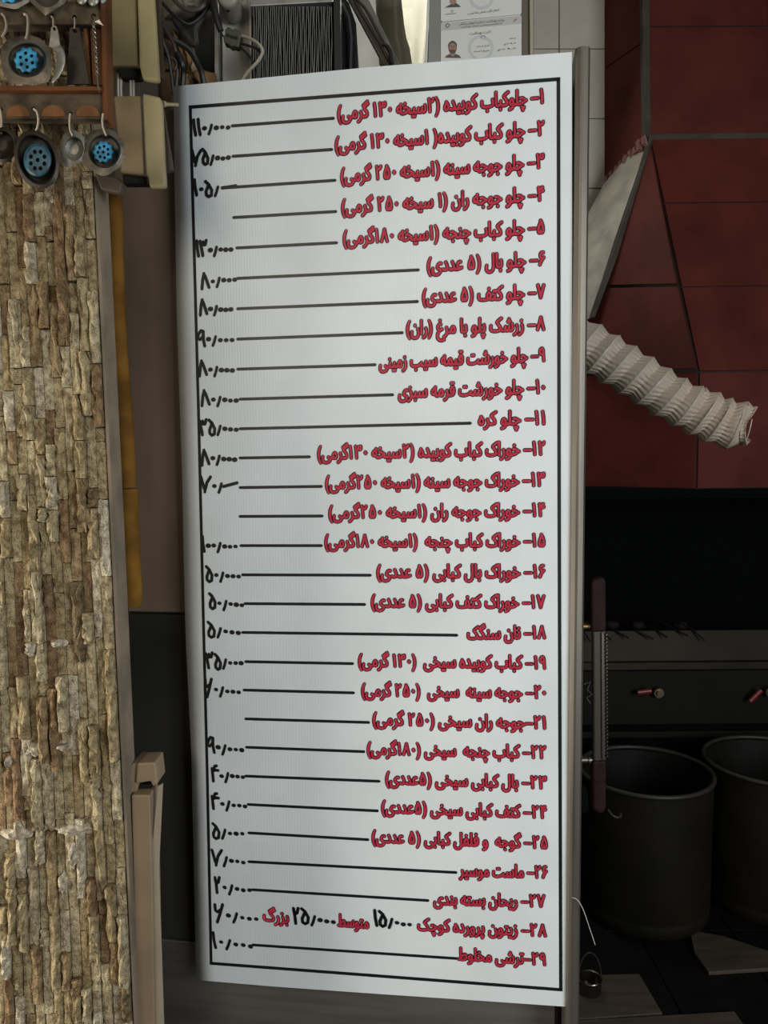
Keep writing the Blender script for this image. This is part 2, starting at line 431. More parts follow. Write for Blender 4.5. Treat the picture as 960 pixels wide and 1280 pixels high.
M_ink = mat('black_ink', (.006, .007, .009), .4)
M_red = mat('red_ink', (.86, .060, .115), .42)
M_marker = mat('black_marker', (.008, .008, .008), .45)
PX = 1.38 / 1000
def ribbon(mb, pts, wd, off, mi=0, caps=True):           # pts in (s, z); flat stroke with round ends
    n = len(pts); L_ = []; R_ = []
    for i in range(n):
        d = pts[min(i + 1, n - 1)] - pts[max(i - 1, 0)]
        if d.length < 1e-9: d = Vector((1, 0))
        d.normalize(); nn = Vector((-d.y, d.x)) * wd / 2
        L_.append(pts[i] + nn); R_.append(pts[i] - nn)
    vs = [bw(q.x, q.y, off) for q in L_] + [bw(q.x, q.y, off) for q in R_]
    mb.add(vs, [(i, i + 1, n + i + 1, n + i) for i in range(n - 1)], mi)
    if caps:
        for i in range(n):
            dot(mb, pts[i], wd / 2, off, mi)
def dot(mb, c, r, off, mi=0, n=10, sx=1, sy=1):
    mb.add([bw(c.x + r * sx * math.cos(2 * PI * k / n), c.y + r * sy * math.sin(2 * PI * k / n), off) for k in range(n)], [tuple(range(n))], mi)
def line_px(a, b_, n=14):
    return [pb(a[0] + (b_[0] - a[0]) * k / n, a[1] + (b_[1] - a[1]) * k / n) for k in range(n + 1)]

# frame line
mb = MB()
TLc, TRc, BRc, BLc = (238, 134), (698, 99), (701, 1237), (264, 1204)
ribbon(mb, line_px(TLc, TRc, 24), 4.2 * PX, .0004, caps=False)
ribbon(mb, line_px(TRc, (699, 640)) + line_px((699, 640), BRc), 4.0 * PX, .0004, caps=False)
ribbon(mb, line_px(BLc, BRc, 24), 4.2 * PX, .0004, caps=False)
ribbon(mb, line_px(TLc, (248.5, 525)) + line_px((248.5, 525), (254, 760))[1:] + line_px((254, 760), (259, 960))[1:] + line_px((259, 960), BLc)[1:], 4.0 * PX, .0004, caps=False)
for c_ in (TLc, TRc, BRc, BLc):
    q = pb(*c_); hw = 2.1 * PX
    mb.add([bw(q.x + a * hw, q.y + b_ * hw, .0004) for a, b_ in ((-1, -1), (1, -1), (1, 1), (-1, 1))], [(0, 1, 2, 3)])
mb.build('border_line', M_ink, parent=sg)

# Persian shaping (presentation forms), right to left
FM = {'ا': '\uFE8D\uFE8E', 'ب': '\uFE8F\uFE90\uFE91\uFE92', 'پ': '\uFB56\uFB57\uFB58\uFB59', 'ت': '\uFE95\uFE96\uFE97\uFE98', 'ج': '\uFE9D\uFE9E\uFE9F\uFEA0',
      'چ': '\uFB7A\uFB7B\uFB7C\uFB7D', 'ح': '\uFEA1\uFEA2\uFEA3\uFEA4', 'خ': '\uFEA5\uFEA6\uFEA7\uFEA8', 'د': '\uFEA9\uFEAA', 'ر': '\uFEAD\uFEAE', 'ز': '\uFEAF\uFEB0',
      'س': '\uFEB1\uFEB2\uFEB3\uFEB4', 'ش': '\uFEB5\uFEB6\uFEB7\uFEB8', 'ط': '\uFEC1\uFEC2\uFEC3\uFEC4', 'ع': '\uFEC9\uFECA\uFECB\uFECC', 'غ': '\uFECD\uFECE\uFECF\uFED0',
      'ف': '\uFED1\uFED2\uFED3\uFED4', 'ق': '\uFED5\uFED6\uFED7\uFED8', 'ک': '\uFB8E\uFB8F\uFB90\uFB91', 'گ': '\uFB92\uFB93\uFB94\uFB95', 'ل': '\uFEDD\uFEDE\uFEDF\uFEE0',
      'م': '\uFEE1\uFEE2\uFEE3\uFEE4', 'ن': '\uFEE5\uFEE6\uFEE7\uFEE8', 'ه': '\uFEE9\uFEEA\uFEEB\uFEEC', 'و': '\uFEED\uFEEE', 'ی': '\uFBFC\uFBFD\uFBFE\uFBFF'}
DG = '۰۱۲۳۴۵۶۷۸۹'
def shape(t):
    runs = []
    for i, c in enumerate(t):
        if c in FM:
            f = FM[c]; pj = i > 0 and t[i - 1] in FM and len(FM[t[i - 1]]) == 4; nj = len(f) == 4 and i + 1 < len(t) and t[i + 1] in FM
            g = f[(3 if pj else 2) if nj else (1 if pj else 0)]
        else: g = {'(': ')', ')': '('}.get(c, c)
        if g in DG and runs and runs[-1][0] in DG: runs[-1] += g
        else: runs.append(g)
    return ''.join(reversed(runs))
ROWS = [
 ('۱– چلوکباب کوبیده (۲سیخه ۱۳۰ گرمی)', 680, 121, 421, 142, (417, 148), (290, 157.5)),
 ('۲– چلو کباب کوبیده( ۱سیخه ۱۳۰ گرمی)', 681, 161, 418, 181, (415, 187), (291, 195.5)),
 ('۳– چلو جوجه سینه (۱سیخه ۲۵۰ گرمی)', 681, 202, 425, 220, (419, 225.5), (278, 235)),
 ('۴– چلو جوجه ران (۱ سیخه ۲۵۰ گرمی)', 681, 243, 426, 259, (420, 264.5), (292, 272)),
 ('۵– چلو کباب چنجه (۱سیخه ۱۸۰گرمی)', 681, 284, 428, 298, (421, 303.5), (296, 310)),
 ('۶– چلو بال (۵ عددی)', 682, 324, 533, 332, (523, 337.5), (297, 348)),
 ('۷– چلو کتف (۵ عددی)', 682, 365, 527, 371, (522, 377), (297, 386)),
 ('۸– زرشک پلو با مرغ (ران)', 682, 405, 507, 411, (503, 416), (297, 424)),
 ('۹– چلو خورشت قیمه سیب زمینی', 682, 444, 473, 453, (469, 456), (297, 461.5)),
 ('۱۰– چلو خورشت قرمه سبزی', 682, 484, 497, 490, (491, 493.5), (300, 499)),
 ('۱۱– چلو کره', 682, 523, 597, 524, (588, 529), (300, 536)),
 ('۱۲– خوراک کباب کوبیده (۲سیخه ۱۳۰گرمی)', 682, 561, 396, 567, (387, 571), (300, 572.5)),
 ('۱۳– خوراک جوجه سینه (۱سیخه ۲۵۰گرمی)', 682, 600, 406, 604, (402, 608), (300, 609.5)),
 ('۱۴– خوراک جوجه ران (۱سیخه ۲۵۰گرمی)', 682, 638, 410, 641, (403, 645), (300, 645.5)),
 ('۱۵– خوراک کباب چنجه  (۱سیخه ۱۸۰گرمی)', 682, 676, 405, 677, (402, 682), (301, 682)),
 ('۱۶– خوراک بال کبابی (۵ عددی)', 682, 715, 470, 715, (463, 719), (303, 718.5)),
 ('۱۷– خوراک کتف کبابی (۵ عددی)', 682, 753, 463, 752, (456, 755.5), (306, 754.5)),
 ('۱۸– نان سنگک', 683, 791, 583, 792, (571, 794), (303, 790.5)),
 ('۱۹– کباب کوبیده سیخی  (۱۳۰ گرمی)', 683, 829, 447, 826, (441, 829.5), (307, 827)),
 ('۲۰– جوجه سینه  سیخی  (۲۵۰ گرمی)', 683, 866, 451, 863, (442, 866), (305, 862.5)),
 ('۲۱–جوجه ران سیخی (۲۵۰ گرمی)', 683, 904, 465, 899, (461, 903), (307, 898.5)),
 ('۲۲– کباب چنجه  سیخی (۱۸۰گرمی)', 683, 941, 458, 936, (455, 939.5), (308, 934)),
 ('۲۳– بال کبابی سیخی (۵عددی)', 684, 979, 481, 973, (474, 976.5), (307, 970)),
 ('۲۴– کتف کبابی سیخی (۵عددی)', 684, 1016, 476, 1009, (472, 1013.5), (310, 1005.5)),
 ('۲۵– گوجه  و فلفل کبابی (۵ عددی)', 685, 1054, 464, 1046, (460, 1049.5), (311, 1041)),
 ('۲۶– ماست موسیر', 685, 1091, 573, 1088, (570, 1090.5), (311, 1077)),
 ('۲۷– ریحان بسته بندی', 682, 1127, 541, 1124, (535, 1125.5), (315, 1112)),
 ('۲۸– زیتون پرورده کوچک', 684, 1164, 521, 1156, None, None),
 ('۲۹–ترشی مخلوط', 683, 1200, 571, 1193, (571, 1198), (316, 1181)),
 ('متوسط', 462, 1154, 421, 1151, None, None),
 ('بزرگ', 362, 1147, 328, 1144, None, None),
]
chars = set(''.join(shape(r_[0]) for r_ in ROWS)) | {'|'}
PR_FA = ['وزارت بهداشت، درمان و آموزش پزشکی', 'دانشگاه علوم پزشکی و خدمات بهداشتی', 'کارت بهداشت', 'اعتبار کارت شش ماه است', 'صنف', 'نام', 'تاریخ صدور', 'تاریخ اعتبار']
FM['آ'] = '\uFE81\uFE82'; 
for t_ in PR_FA: chars |= set(shape(t_))
tmp = {}
for c_ in chars:
    for k_, body in ((0, c_), (1, c_ + '|')):
        cu = bpy.data.curves.new('glyph', 'FONT'); cu.body = body; cu.size = 1.0; cu.resolution_u = 3; cu.fill_mode = 'NONE'
        ob = bpy.data.objects.new('glyph', cu); COL.objects.link(ob); tmp[(c_, k_)] = ob
bpy.context.view_layer.update()
dg = bpy.context.evaluated_depsgraph_get()
GL = {}
def gm(ob):
    me = ob.evaluated_get(dg).to_mesh()
    if me is None: return [], []
    vs = [(v.co.x, v.co.y) for v in me.vertices]; es = [tuple(e.vertices) for e in me.edges]
    ob.evaluated_get(dg).to_mesh_clear(); return vs, es
def fill(vs, es):                                        # non-zero winding fill of self-overlapping outlines
    if not vs: return vs, []
    rv, re, rf, _a, _b, _c = delaunay_2d_cdt([Vector(v) for v in vs], es, [], 0, 1e-5)
    segs = [(vs[a], vs[b_]) for a, b_ in es]
    keep = []
    for f in rf:
        cx_ = sum(rv[i].x for i in f) / len(f) + 1e-7; cy_ = sum(rv[i].y for i in f) / len(f) + 1e-7; wn = 0
        for a, b_ in segs:
            if (a[1] <= cy_) != (b_[1] <= cy_):
                if a[0] + (b_[0] - a[0]) * (cy_ - a[1]) / (b_[1] - a[1]) > cx_: wn += 1 if b_[1] > a[1] else -1
        if wn: keep.append(tuple(f))
    return [(p.x, p.y) for p in rv], keep
bar = max(v[0] for v in gm(tmp[('|', 0)])[0])
for c_ in chars:
    vs, fs = fill(*gm(tmp[(c_, 0)]))
    adv = max(v[0] for v in gm(tmp[(c_, 1)])[0]) - bar
    GL[c_] = (vs, fs, adv)
for ob in tmp.values():
    cu = ob.data; bpy.data.objects.remove(ob); bpy.data.curves.remove(cu)

def text_geo(t):
    x = 0; out = []
    for c_ in shape(t):
        vs, fs, adv = GL[c_]
        ex = .07 if c_ in DG else (.03 if c_ in '()–' else 0)
        out.append((x + ex, vs, fs)); x += adv + 2 * ex
    xs = [x0 + v[0] for x0, vs, _ in out for v in vs]
    return out, min(xs), max(xs)
def put_text(mb, t, Lp, Rp, em, place, layers):          # layers: (radius in em, copies, z offset, material index)
    geo_, x0, x1 = text_geo(t)
    kx = 1.0 / (x1 - x0); d = Rp - Lp; sxm = d.length * kx
    for rad, cop, off, mi in layers:
        shifts = [(0, 0)] if cop == 1 else [(rad * em * math.cos(2 * PI * k / cop + .3), rad * em * math.sin(2 * PI * k / cop + .3)) for k in range(cop)]
        for gx, vs, fs in geo_:
            if not fs: continue
            for (ax, ay) in shifts:
                pts = []
                for v in vs:
                    u = (gx + v[0] - x0) * kx
                    p = Lp + d * u
                    pts.append(place(p.x + ax, p.y + (v[1] - .30) * em + ay, off))
                mb.add(pts, fs, mi)
EM = 23.0 * PX
for (t_, xr_, yr_, xl_, yl_, ra, rb) in ROWS:
    mb = MB()
    put_text(mb, t_, pb(xl_ + 1.5, yl_), pb(xr_ - 1.5, yr_), EM * (.98 if yr_ > 600 else 1.0), bw, ((.076, 10, .0004, 0), (.024, 6, .0008, 1)))
    mb.build('menu_line', [M_ink, M_red], parent=sg, fix=False)
    if ra:
        mb = MB(); ribbon(mb, line_px(rb, ra), 3.7 * PX, .0004, caps=False)
        dot(mb, pb(*rb), 1.65 * PX, .0004); dot(mb, pb(*ra), 1.65 * PX, .0004)
        mb.build('rule_line', M_ink, parent=sg)
# marker digits as pen strokes (x right, y up in a unit box)
ST = {'1': [[(.25, 1), (.4, .5), (.75, 0)]],
      '2': [[(.1, 1), (.3, .5), (.42, 0)], [(.14, .8), (.35, .62), (.6, .68), (.75, 1)]],
      '3': [[(.02, .95), (.22, .5), (.4, 0)], [(.1, .75), (.3, .68), (.42, .9), (.5, .72), (.72, .72), (.85, 1)]],
      '4': [[(.12, .82), (.22, .4), (.3, 0)], [(.12, .8), (.32, .68), (.5, .98), (.72, 1)], [(.32, .68), (.6, .72), (.95, .7)]],
      '5': [[(.1, 1), (.5, .8), (.88, .42), (.82, .08), (.5, 0), (.22, .12), (.18, .35), (.5, .78)]],
      '6': [[(.05, 1), (.1, .68), (.3, .58), (.6, .68)], [(.85, 1), (.6, .5), (.3, 0)]],
      '7': [[(0, 1), (.25, .45), (.42, 0), (.62, .6), (1, .98)]],
      '8': [[(.05, 0), (.15, .6), (.3, 1), (.5, .75), (.95, .1)]],
      '9': [[(.8, .95), (.5, 1), (.2, .75), (.12, .5), (.4, .42), (.75, .6), (.8, .9), (.82, .4), (.98, 0)]],
      '-': [[(0, .38), (.5, .5), (1, .62)]]}
WD = {'1': .55, '2': .85, '3': 1.15, '4': 1.1, '5': 1.05, '6': 1.1, '7': 1.3, '8': 1.15, '9': 1.1, '0': .72, ',': .72, '-': 1.8}
PRICES = [('110,000', 241, 289, 159, 158), ('75,000', 240, 289, 198, 196), ('105,', 242, 275, 235, 236), ('130,000', 245, 292, 311, 311), ('80,000', 252, 297, 351, 348),
 ('80,000', 250, 292, 384, 386), ('90,000', 246, 294, 422, 424), ('80,000', 249, 294, 461, 461), ('80,000', 252, 299, 498, 499), ('35,000', 249, 299, 533, 536),
 ('80,000', 252, 297, 571, 573), ('70,-', 251, 298, 606, 607), ('100,000', 252, 298, 680, 682), ('50,000', 257, 302, 717, 719), ('50,000', 261, 306, 752, 755),
 ('5,000', 259, 302, 786, 790), ('35,000', 257, 305, 826, 827), ('60,000', 256, 302, 859, 864), ('90,000', 258, 306, 931, 937), ('40,000', 264, 307, 967, 970),
 ('40,000', 264, 310, 1001, 1007), ('5,000', 265, 307, 1038, 1041), ('7,000', 265, 308, 1071, 1077), ('20,000', 268, 316, 1106, 1112), ('60,000', 268, 325, 1140, 1148),
 ('25,000', 366, 421, 1143, 1152), ('15,000', 467, 516, 1147, 1155), ('10,000', 265, 318, 1174, 1182)]
for (t_, x0, x1, y0, y1) in PRICES:
    mb = MB(); tot = sum(WD[c_] for c_ in t_); x = x0; ht = 19 if t_[0] != '6' else 22
    for i_, c_ in enumerate(t_):
        wpx = WD[c_] / tot * (x1 - x0); yy = y0 + (y1 - y0) * (x + wpx / 2 - x0) / (x1 - x0); jy = random.uniform(-1, 1)
        if c_ == '0':
            r_ = random.uniform(2.7, 3.5)
            dot(mb, pb(x + wpx / 2, yy + 1.5 + jy * .6), r_ * PX, .0008, 0, 10, 1.1, .9)
        elif c_ == ',':
            ribbon(mb, [pb(x + wpx * .7, yy - 2), pb(x + wpx * .5, yy + 4), pb(x + wpx * .25, yy + 9)], 3.7 * PX, .0008)
        else:
            for st in ST[c_]:
                pts = [pb(x + (a * .9 + .02) * wpx, yy + (.5 - b_) * ht + jy) for a, b_ in st]
                q = []
                for a, b_ in zip(pts, pts[1:]):
                    q += [a, (a + b_) / 2]
                ribbon(mb, q + [pts[-1]], 4.1 * PX, .0008)
        x += wpx
    mb.build('handwritten_price', M_marker, parent=sg)
mb = MB(); ribbon(mb, [pb(278, 235), pb(286, 234), pb(295, 232.5)], 4.2 * PX, .0008); mb.build('marker_dash', M_marker, parent=sg)

# ------------------------------------------------------------------ things on top of the fridge
M_fin = mat('condenser_fins', (.20, .20, .185), .5, .3)
M_black = mat('black_plastic', (.008, .008, .007), .6, spec=.2)
M_alu = mat('aluminium', (.42, .42, .40), .4, .8, var=.2, scale=30)
CYD = 1.60
cd = thing('condenser', 'black finned refrigeration condenser standing on top of the cabinet', 'condenser', P(368, 170, CYD + .05))
zt0 = ztop
def zpx(z, x, Y):                                         # pixel row of height z at distance Y near column x
    lo, hi = -400, 1500
    for _ in range(40):
        m_ = (lo + hi) / 2
        if P(x, m_, Y).z > z: lo = m_
        else: hi = m_
    return lo
yb0 = zpx(zt0 + .002, 368, CYD)
mb = MB()
for k in range(38):
    x = 317 + k * 2.62; j = random.uniform(-.5, .5)
    ph_ = random.uniform(0, 6); wv_ = [(x + .55 * math.sin(y_ * .09 + ph_) + j * .5, y_) for y_ in (8, 24, 40, 56, 72, 88, yb0 - 4)]
    mb.pprism(wv_ + [(a_ + random.uniform(.5, .9), y_) for a_, y_ in reversed(wv_)], CYD, .03)
o = mb.build('fins', M_fin, parent=cd); o['kind'] = 'stuff'
MB().pprism([(314, 8), (418, 5), (419, yb0 - 3), (315, yb0 - 3)], CYD + .045, .02).build('core', M_black, parent=cd)
MB().pprism([(312, -14), (417, -18), (417, 2), (312, 8)], CYD - .004, .07).build('top_rail', M_alu, parent=cd, bevel=.002)
MB().pprism([(417, -18), (425, -18), (427, yb0), (419, yb0)], CYD - .004, .07).build('side_rail', mat('dark_rail', (.03, .03, .03), .45, .4), parent=cd)
MB().pprism([(312, yb0 - 5), (427, yb0 - 5), (427, yb0), (312, yb0)], CYD - .004, .07).build('bottom_rail', M_alu, parent=cd)
fs_ = thing('fan_shroud', 'black fan shroud beside the right end of the condenser', 'fan shroud', P(436, 170, 1.70))
yb1 = zpx(zt0 + .002, 436, 1.70)
MB().pprism([(424, -10), (436, 2), (445, 28), (447, 60), (446, yb1), (424, yb1)], 1.70, .10).build('shell', M_black, parent=fs_, bevel=.004)
MB().tube([P(428, 4, 1.69), P(436, 22, 1.685), P(439, 48, 1.685), P(438, 90, 1.69)], .003, 6).build('rib', mat('grey_plastic', (.05, .05, .048), .5), parent=fs_)

M_pw = mat('chipped_white_paint', (.33, .33, .28), .6, var=.35, scale=22, stretch=(1, 1, .4))
yb2 = zpx(zt0 + .002, 295, 1.66)
pn = thing('painted_board', 'chipped white painted board left of the condenser', 'board', P(293, yb2, 1.66))
MB().pprism([(277, -30), (313, -30), (314, yb2), (279, yb2)], 1.66, .02).build('panel', M_pw, parent=pn, bevel=.001)
MB().pprism([(311, -30), (314, -30), (316, yb2), (313, yb2)], 1.652, .03).build('bright_edge', mat('bare_metal_edge', (.75, .75, .70), .3, .3), parent=pn)
yb3 = zpx(zt0 + .002, 272, 1.64)
MB2 = MB().pprism([(265, -30), (269, -30), (272, 22), (275, yb3), (270, yb3), (268, 22)], 1.64, .02)
tag(MB2.build('metal_strip', M_alu), 'thin pale metal strip upright between the dark panel and white board', 'strip')
yb4 = zpx(zt0 + .002, 255, 1.72)
tag(MB().pprism([(226, -30), (268, -30), (269, yb4), (226, yb4)], 1.72, .02).build('olive_sheet', mat('dark_olive', (.035, .036, .028), .6)), 'dark olive metal panel behind the tangled cables', 'panel')
# small motor hanging at the frame's top
mo = thing('motor', 'pale round motor can with a black nub at the top edge', 'motor', P(284, 6, 1.60))
ax = Matrix.Rotation(R(90), 3, 'X')
mb = MB(); rm = 13 * 1.6 / 1000
c_ = P(284, -6, 1.585)
prof = [(0, 0), (rm * .8, 0), (rm * .97, -.004), (rm, -.010), (rm, -.06), (0, -.06)]
mb.lathe(prof, c_, 28, axis=Matrix.Rotation(R(-90), 3, 'X') @ Matrix.Scale(-1, 3, Vector((0, 0, 1))))
mb.build('can', mat('motor_paint', (.22, .205, .165), .5), parent=mo)
MB().tube([P(285, 6, 1.60), P(285, 14, 1.60)], .0035, 8).build('nub', M_black, parent=mo)
MB().pprism([(270, -14), (300, -14), (300, -60), (270, -60)], 1.62, .04).build('mount', M_alu, parent=mo)

tb = thing('terminal_block', 'dark ribbed cable connector in front of the white board', 'connector', P(295, 58, 1.57))
mb = MB()
mb.pprism([(281, 36), (285, 33), (288, 34), (290, 37), (294, 35), (300, 39), (302, 43), (300, 49), (299, 58), (296, 59), (293, 57), (288, 58), (286, 55), (280, 53), (279, 46), (281, 42)], 1.565, .02)
mb.build('housing', mat('dark_khaki', (.045, .045, .028), .6), parent=tb, bevel=.003)
for (x, y) in ((285, 44), (290, 46), (295, 47)):
    MB().tube([P(x, y, 1.568), P(x, y, 1.562)], .003, 8).build('screw', M_black, parent=tb)
def cable(label, pts, r, m, name='cable', group=None, n=7):
    # Catmull-Rom through (x, y, Y)
    q = [P(*p) for p in pts]; out = []
    for i in range(len(q) - 1):
        p0, p1, p2, p3 = q[max(i - 1, 0)], q[i], q[i + 1], q[min(i + 2, len(q) - 1)]
        for k in range(6):
            t = k / 6
            out.append(.5 * ((2 * p1) + (p2 - p0) * t + (2 * p0 - 5 * p1 + 4 * p2 - p3) * t * t + (3 * p1 - p0 - 3 * p2 + p3) * t ** 3))
    out.append(q[-1])
    return tag(MB().tube(out, r, n).build(name, m), label, 'cable', group)
M_cw = mat('grey_cable', (.33, .30, .24), .5)
M_cb = mat('black_cable', (.010, .009, .008), .5)
M_cbr = mat('brown_cable', (.035, .020, .012), .55)
cable('pale grey cable curving out of the right of the connector', [(299, 44, 1.573), (312, 48, 1.56), (324, 56, 1.55), (328, 65, 1.55), (322, 77, 1.55), (308, 92, 1.56), (296, 112, 1.57)], .0032, M_cw)
cable('black cable leaving the connector straight towards the condenser', [(299, 54, 1.573), (310, 57, 1.56), (322, 62, 1.56), (330, 78, 1.57), (330, 110, 1.58)], .0024, M_cb)
cable('lower black cable drooping from the connector to the sign', [(298, 57, 1.573), (308, 66, 1.56), (317, 78, 1.56), (322, 92, 1.57), (323, 115, 1.58)], .0022, M_cb)
cable('thick black cable running down to the left of the connector', [(264, -12, 1.58), (268, 10, 1.57), (272, 28, 1.57), (276, 39, 1.572)], .006, M_cb)
cable('short black lead looping into the left of the connector', [(275, 36, 1.57), (277, 41, 1.57), (279, 45, 1.57), (283, 46, 1.575)], .0016, M_cb)
cable('grey hose arching over the bag above the sign', [(212, -8, 1.60), (224, 6, 1.59), (240, 13, 1.59), (256, 6, 1.59), (264, -10, 1.60)], .0045, mat('grey_hose', (.07, .06, .048), .5))
cable('thin black cable crossing the pale bag diagonally', [(200, 0, 1.56), (212, 14, 1.56), (226, 26, 1.56), (238, 30, 1.57), (252, 20, 1.58), (262, 6, 1.59)], .003, M_cb)
cable('black cable rising from the sign corner beside the box', [(196, 36, 1.52), (214, 48, 1.52), (236, 62, 1.54), (246, 78, 1.55), (252, 92, 1.55), (256, 116, 1.56)], .0055, M_cb)
cable('brown cable curving down through the orange bag', [(200, 10, 1.50), (206, 34, 1.50), (218, 58, 1.50), (222, 84, 1.51), (220, 112, 1.52)], .004, M_cbr)
cable('dark cable looping under the upper junction box', [(198, 62, 1.46), (210, 70, 1.47), (219, 76, 1.48), (219, 86, 1.48), (208, 88, 1.48), (196, 86, 1.47)], .003, M_cbr)
cable('thick dark cable climbing past the brown bag', [(222, 66, 1.50), (228, 80, 1.50), (229, 92, 1.51), (227, 116, 1.52)], .0055, M_cb)
cable('slim dark cable hanging left of the bag', [(202, 28, 1.45), (203, 48, 1.45), (210, 68, 1.46), (214, 90, 1.47), (217, 118, 1.48)], .0035, M_cb)
cable('bent dark cable behind the loop of grey hose', [(218, 24, 1.62), (228, 40, 1.60), (243, 54, 1.60), (244, 36, 1.60), (262, 16, 1.61)], .007, mat('dark_sleeve', (.025, .022, .018), .7))

def cloth(name, label, cat, outline, Y, m, amp=.02, seed=0, th=.05):
    rnd = random.Random(seed); n = len(outline)
    cx_ = sum(p[0] for p in outline) / n; cy_ = sum(p[1] for p in outline) / n
    mb = MB(); vs = []; nr = 7
    for i in range(nr + 1):
        q = i / nr
        for k in range(n * 3):
            a, b_ = outline[k // 3], outline[(k // 3 + 1) % n]; t = (k % 3) / 3
            x, y = a[0] + (b_[0] - a[0]) * t, a[1] + (b_[1] - a[1]) * t
            bulge = math.cos(q * PI / 2) * th
            fold = amp * math.sin(k * 1.9 + q * 3 + seed) * q * (1 - q * .6) + rnd.uniform(-.2, .2) * amp
            vs.append(P(cx_ + (x - cx_) * q, cy_ + (y - cy_) * q, Y - bulge + fold))
    m3 = n * 3
    fs = [(i * m3 + k, i * m3 + (k + 1) % m3, (i + 1) * m3 + (k + 1) % m3, (i + 1) * m3 + k) for i in range(nr) for k in range(m3)]
    mb.add(vs, fs, 0, True)
    o = mb.build(name, m)
    md = o.modifiers.new('thick', 'SOLIDIFY'); md.thickness = .003
    return tag(o, label, cat)
yb5 = zpx(zt0 + .004, 225, 1.58)
cloth('plastic_bag', 'crumpled orange-brown bag under the tangled cables', 'bag', [(202, 36), (214, 34), (228, 44), (242, 60), (250, 86), (270, 92), (280, yb5 - 20), (270, yb5), (200, yb5), (196, 80)], 1.62, mat('orange_bag', (.20, .115, .045), .6, var=.5, scale=18, bump=.4, bscale=14), .02, 3)
cloth('cloth_bundle', 'pale beige cloth bundle above the cables near the upper junction box', 'cloth', [(196, -20), (222, -26), (256, -20), (258, 6), (246, 20), (230, 27), (202, 25)], 1.70, mat('beige_cloth', (.26, .225, .165), .8, var=.25, scale=14, bump=.3, bscale=20), .012, 8)

# ------------------------------------------------------------------ junction boxes
M_jb = mat('yellowed_enamel', (.17, .135, .06), .45, var=.22, scale=9)
M_jl = mat('yellowed_cover', (.27, .225, .11), .4, var=.18, scale=9)
jb = thing('junction_box', 'upper cream junction box at the top edge, cables leaving below', 'junction box', P(168, 95, 1.25))
MB().pprism([(134, -30), (171, -30), (173, 82), (137, 82)], 1.27, .03).build('body', M_jb, parent=jb, bevel=.003)
MB().pprism([(170, -30), (191, -30), (199, 99), (197, 102), (178, 99), (174, 82)], 1.262, .012).build('cover', M_jl, parent=jb, bevel=.004)
MB().pprism([(190, -30), (199, -30), (203, 97), (197, 97)], 1.276, .012).build('side_flange', M_cbr, parent=jb)
MB().yprism([(143, 80, 1.28), (174, 80, 1.28), (176, 97, 1.28), (150, 97, 1.28)], .02).build('shaded_underside', M_black, parent=jb, bevel=.004)  # black piece drawn for the shaded underside of the upper box
jb2 = thing('junction_box', 'lower cream junction box below the first, beside the sign corner', 'junction box', P(175, 220, 1.25))
MB().pprism([(141, 121), (144, 119.5), (176, 119), (181.5, 219), (150, 216)], 1.27, .03).build('body', mat('tan_enamel', (.24, .165, .085), .45, var=.18, scale=8), parent=jb2, bevel=.003)
MB().pprism([(178, 116), (200, 121), (202, 130), (207, 231), (205, 234), (187, 234), (185, 222), (182, 216)], 1.262, .012).build('cover', M_jl, parent=jb2, bevel=.003)
MB().yprism([(153, 214, 1.28), (183, 216, 1.28), (184, 229, 1.28), (154, 229, 1.28)], .02).build('underside_shade', M_black, parent=jb2)  # black piece drawn for the shade under the lower box
MB().yprism([(198, 132, 1.276), (203, 133, 1.276), (216, 212, 1.276), (204, 216, 1.276)], .01).build('mounting_wedge', M_cbr, parent=jb2)
for x, m_, nm_ in ((148, M_cw, 'leftmost'), (151.5, M_cw, 'second from left'), (163.5, M_cw, 'third from left'), (167, M_cw, 'rightmost')):
    cable('pale cable linking the two junction boxes, %s of four' % nm_, [(x, 92, 1.29), (x - .3, 108, 1.29), (x, 123, 1.29)], .0019, m_, group='cables between the junction boxes')
mb = MB().yprism([(118, 216, 1.242), (146, 222, 1.242), (152, 228, 1.242), (150, 241, 1.242), (126, 236, 1.242)], .02)
tag(mb.build('wall_bracket', mat('greasy_brown', (.06, .04, .025), .6, var=.3, scale=20), bevel=.002), 'dark greasy bracket under the round strainer, atop the yellow pipe', 'bracket')
tag(MB().tube([P(195, 130, 1.33), P(222, 131, 1.37)], .003, 8).tube([P(203, 130, 1.33), P(206, 130.1, 1.335)], .005, 8).build('bolt', mat('bolt_tan', (.4, .32, .2), .5, .4)), 'small pale bolt between the lower box and the sign corner', 'bolt')

# yellow foam pipe cover
pc = thing('foam_pipe', 'orange-yellow foam covered pipe between stone wall and sign', 'pipe', P(168, 760, 1.34))
M_foam = mat('orange_foam', (.155, .070, .011), .85, spec=.15, var=.35, scale=14, bump=.35, bscale=30)
M_foam2 = mat('orange_foam_lower', (.19, .090, .013), .85, spec=.15, var=.35, scale=14, bump=.35, bscale=30)
def smooth_px(pts, Y):
    return [P(x, y, Y) for x, y in pts]
MB().tube(smooth_px([(142, 225), (144, 300), (147, 400), (152, 480), (157, 540), (160, 609)], 1.385), [.0135, .0135, .0135, .0142, .0145, .0145], 14).build('upper_sleeve', M_foam, parent=pc)
MB().tube(smooth_px([(161, 611), (162, 650), (165, 700), (166, 745), (166, 757)], 1.385), [.0155, .0155, .0150, .0165, .0155], 14).build('lower_sleeve', M_foam2, parent=pc)
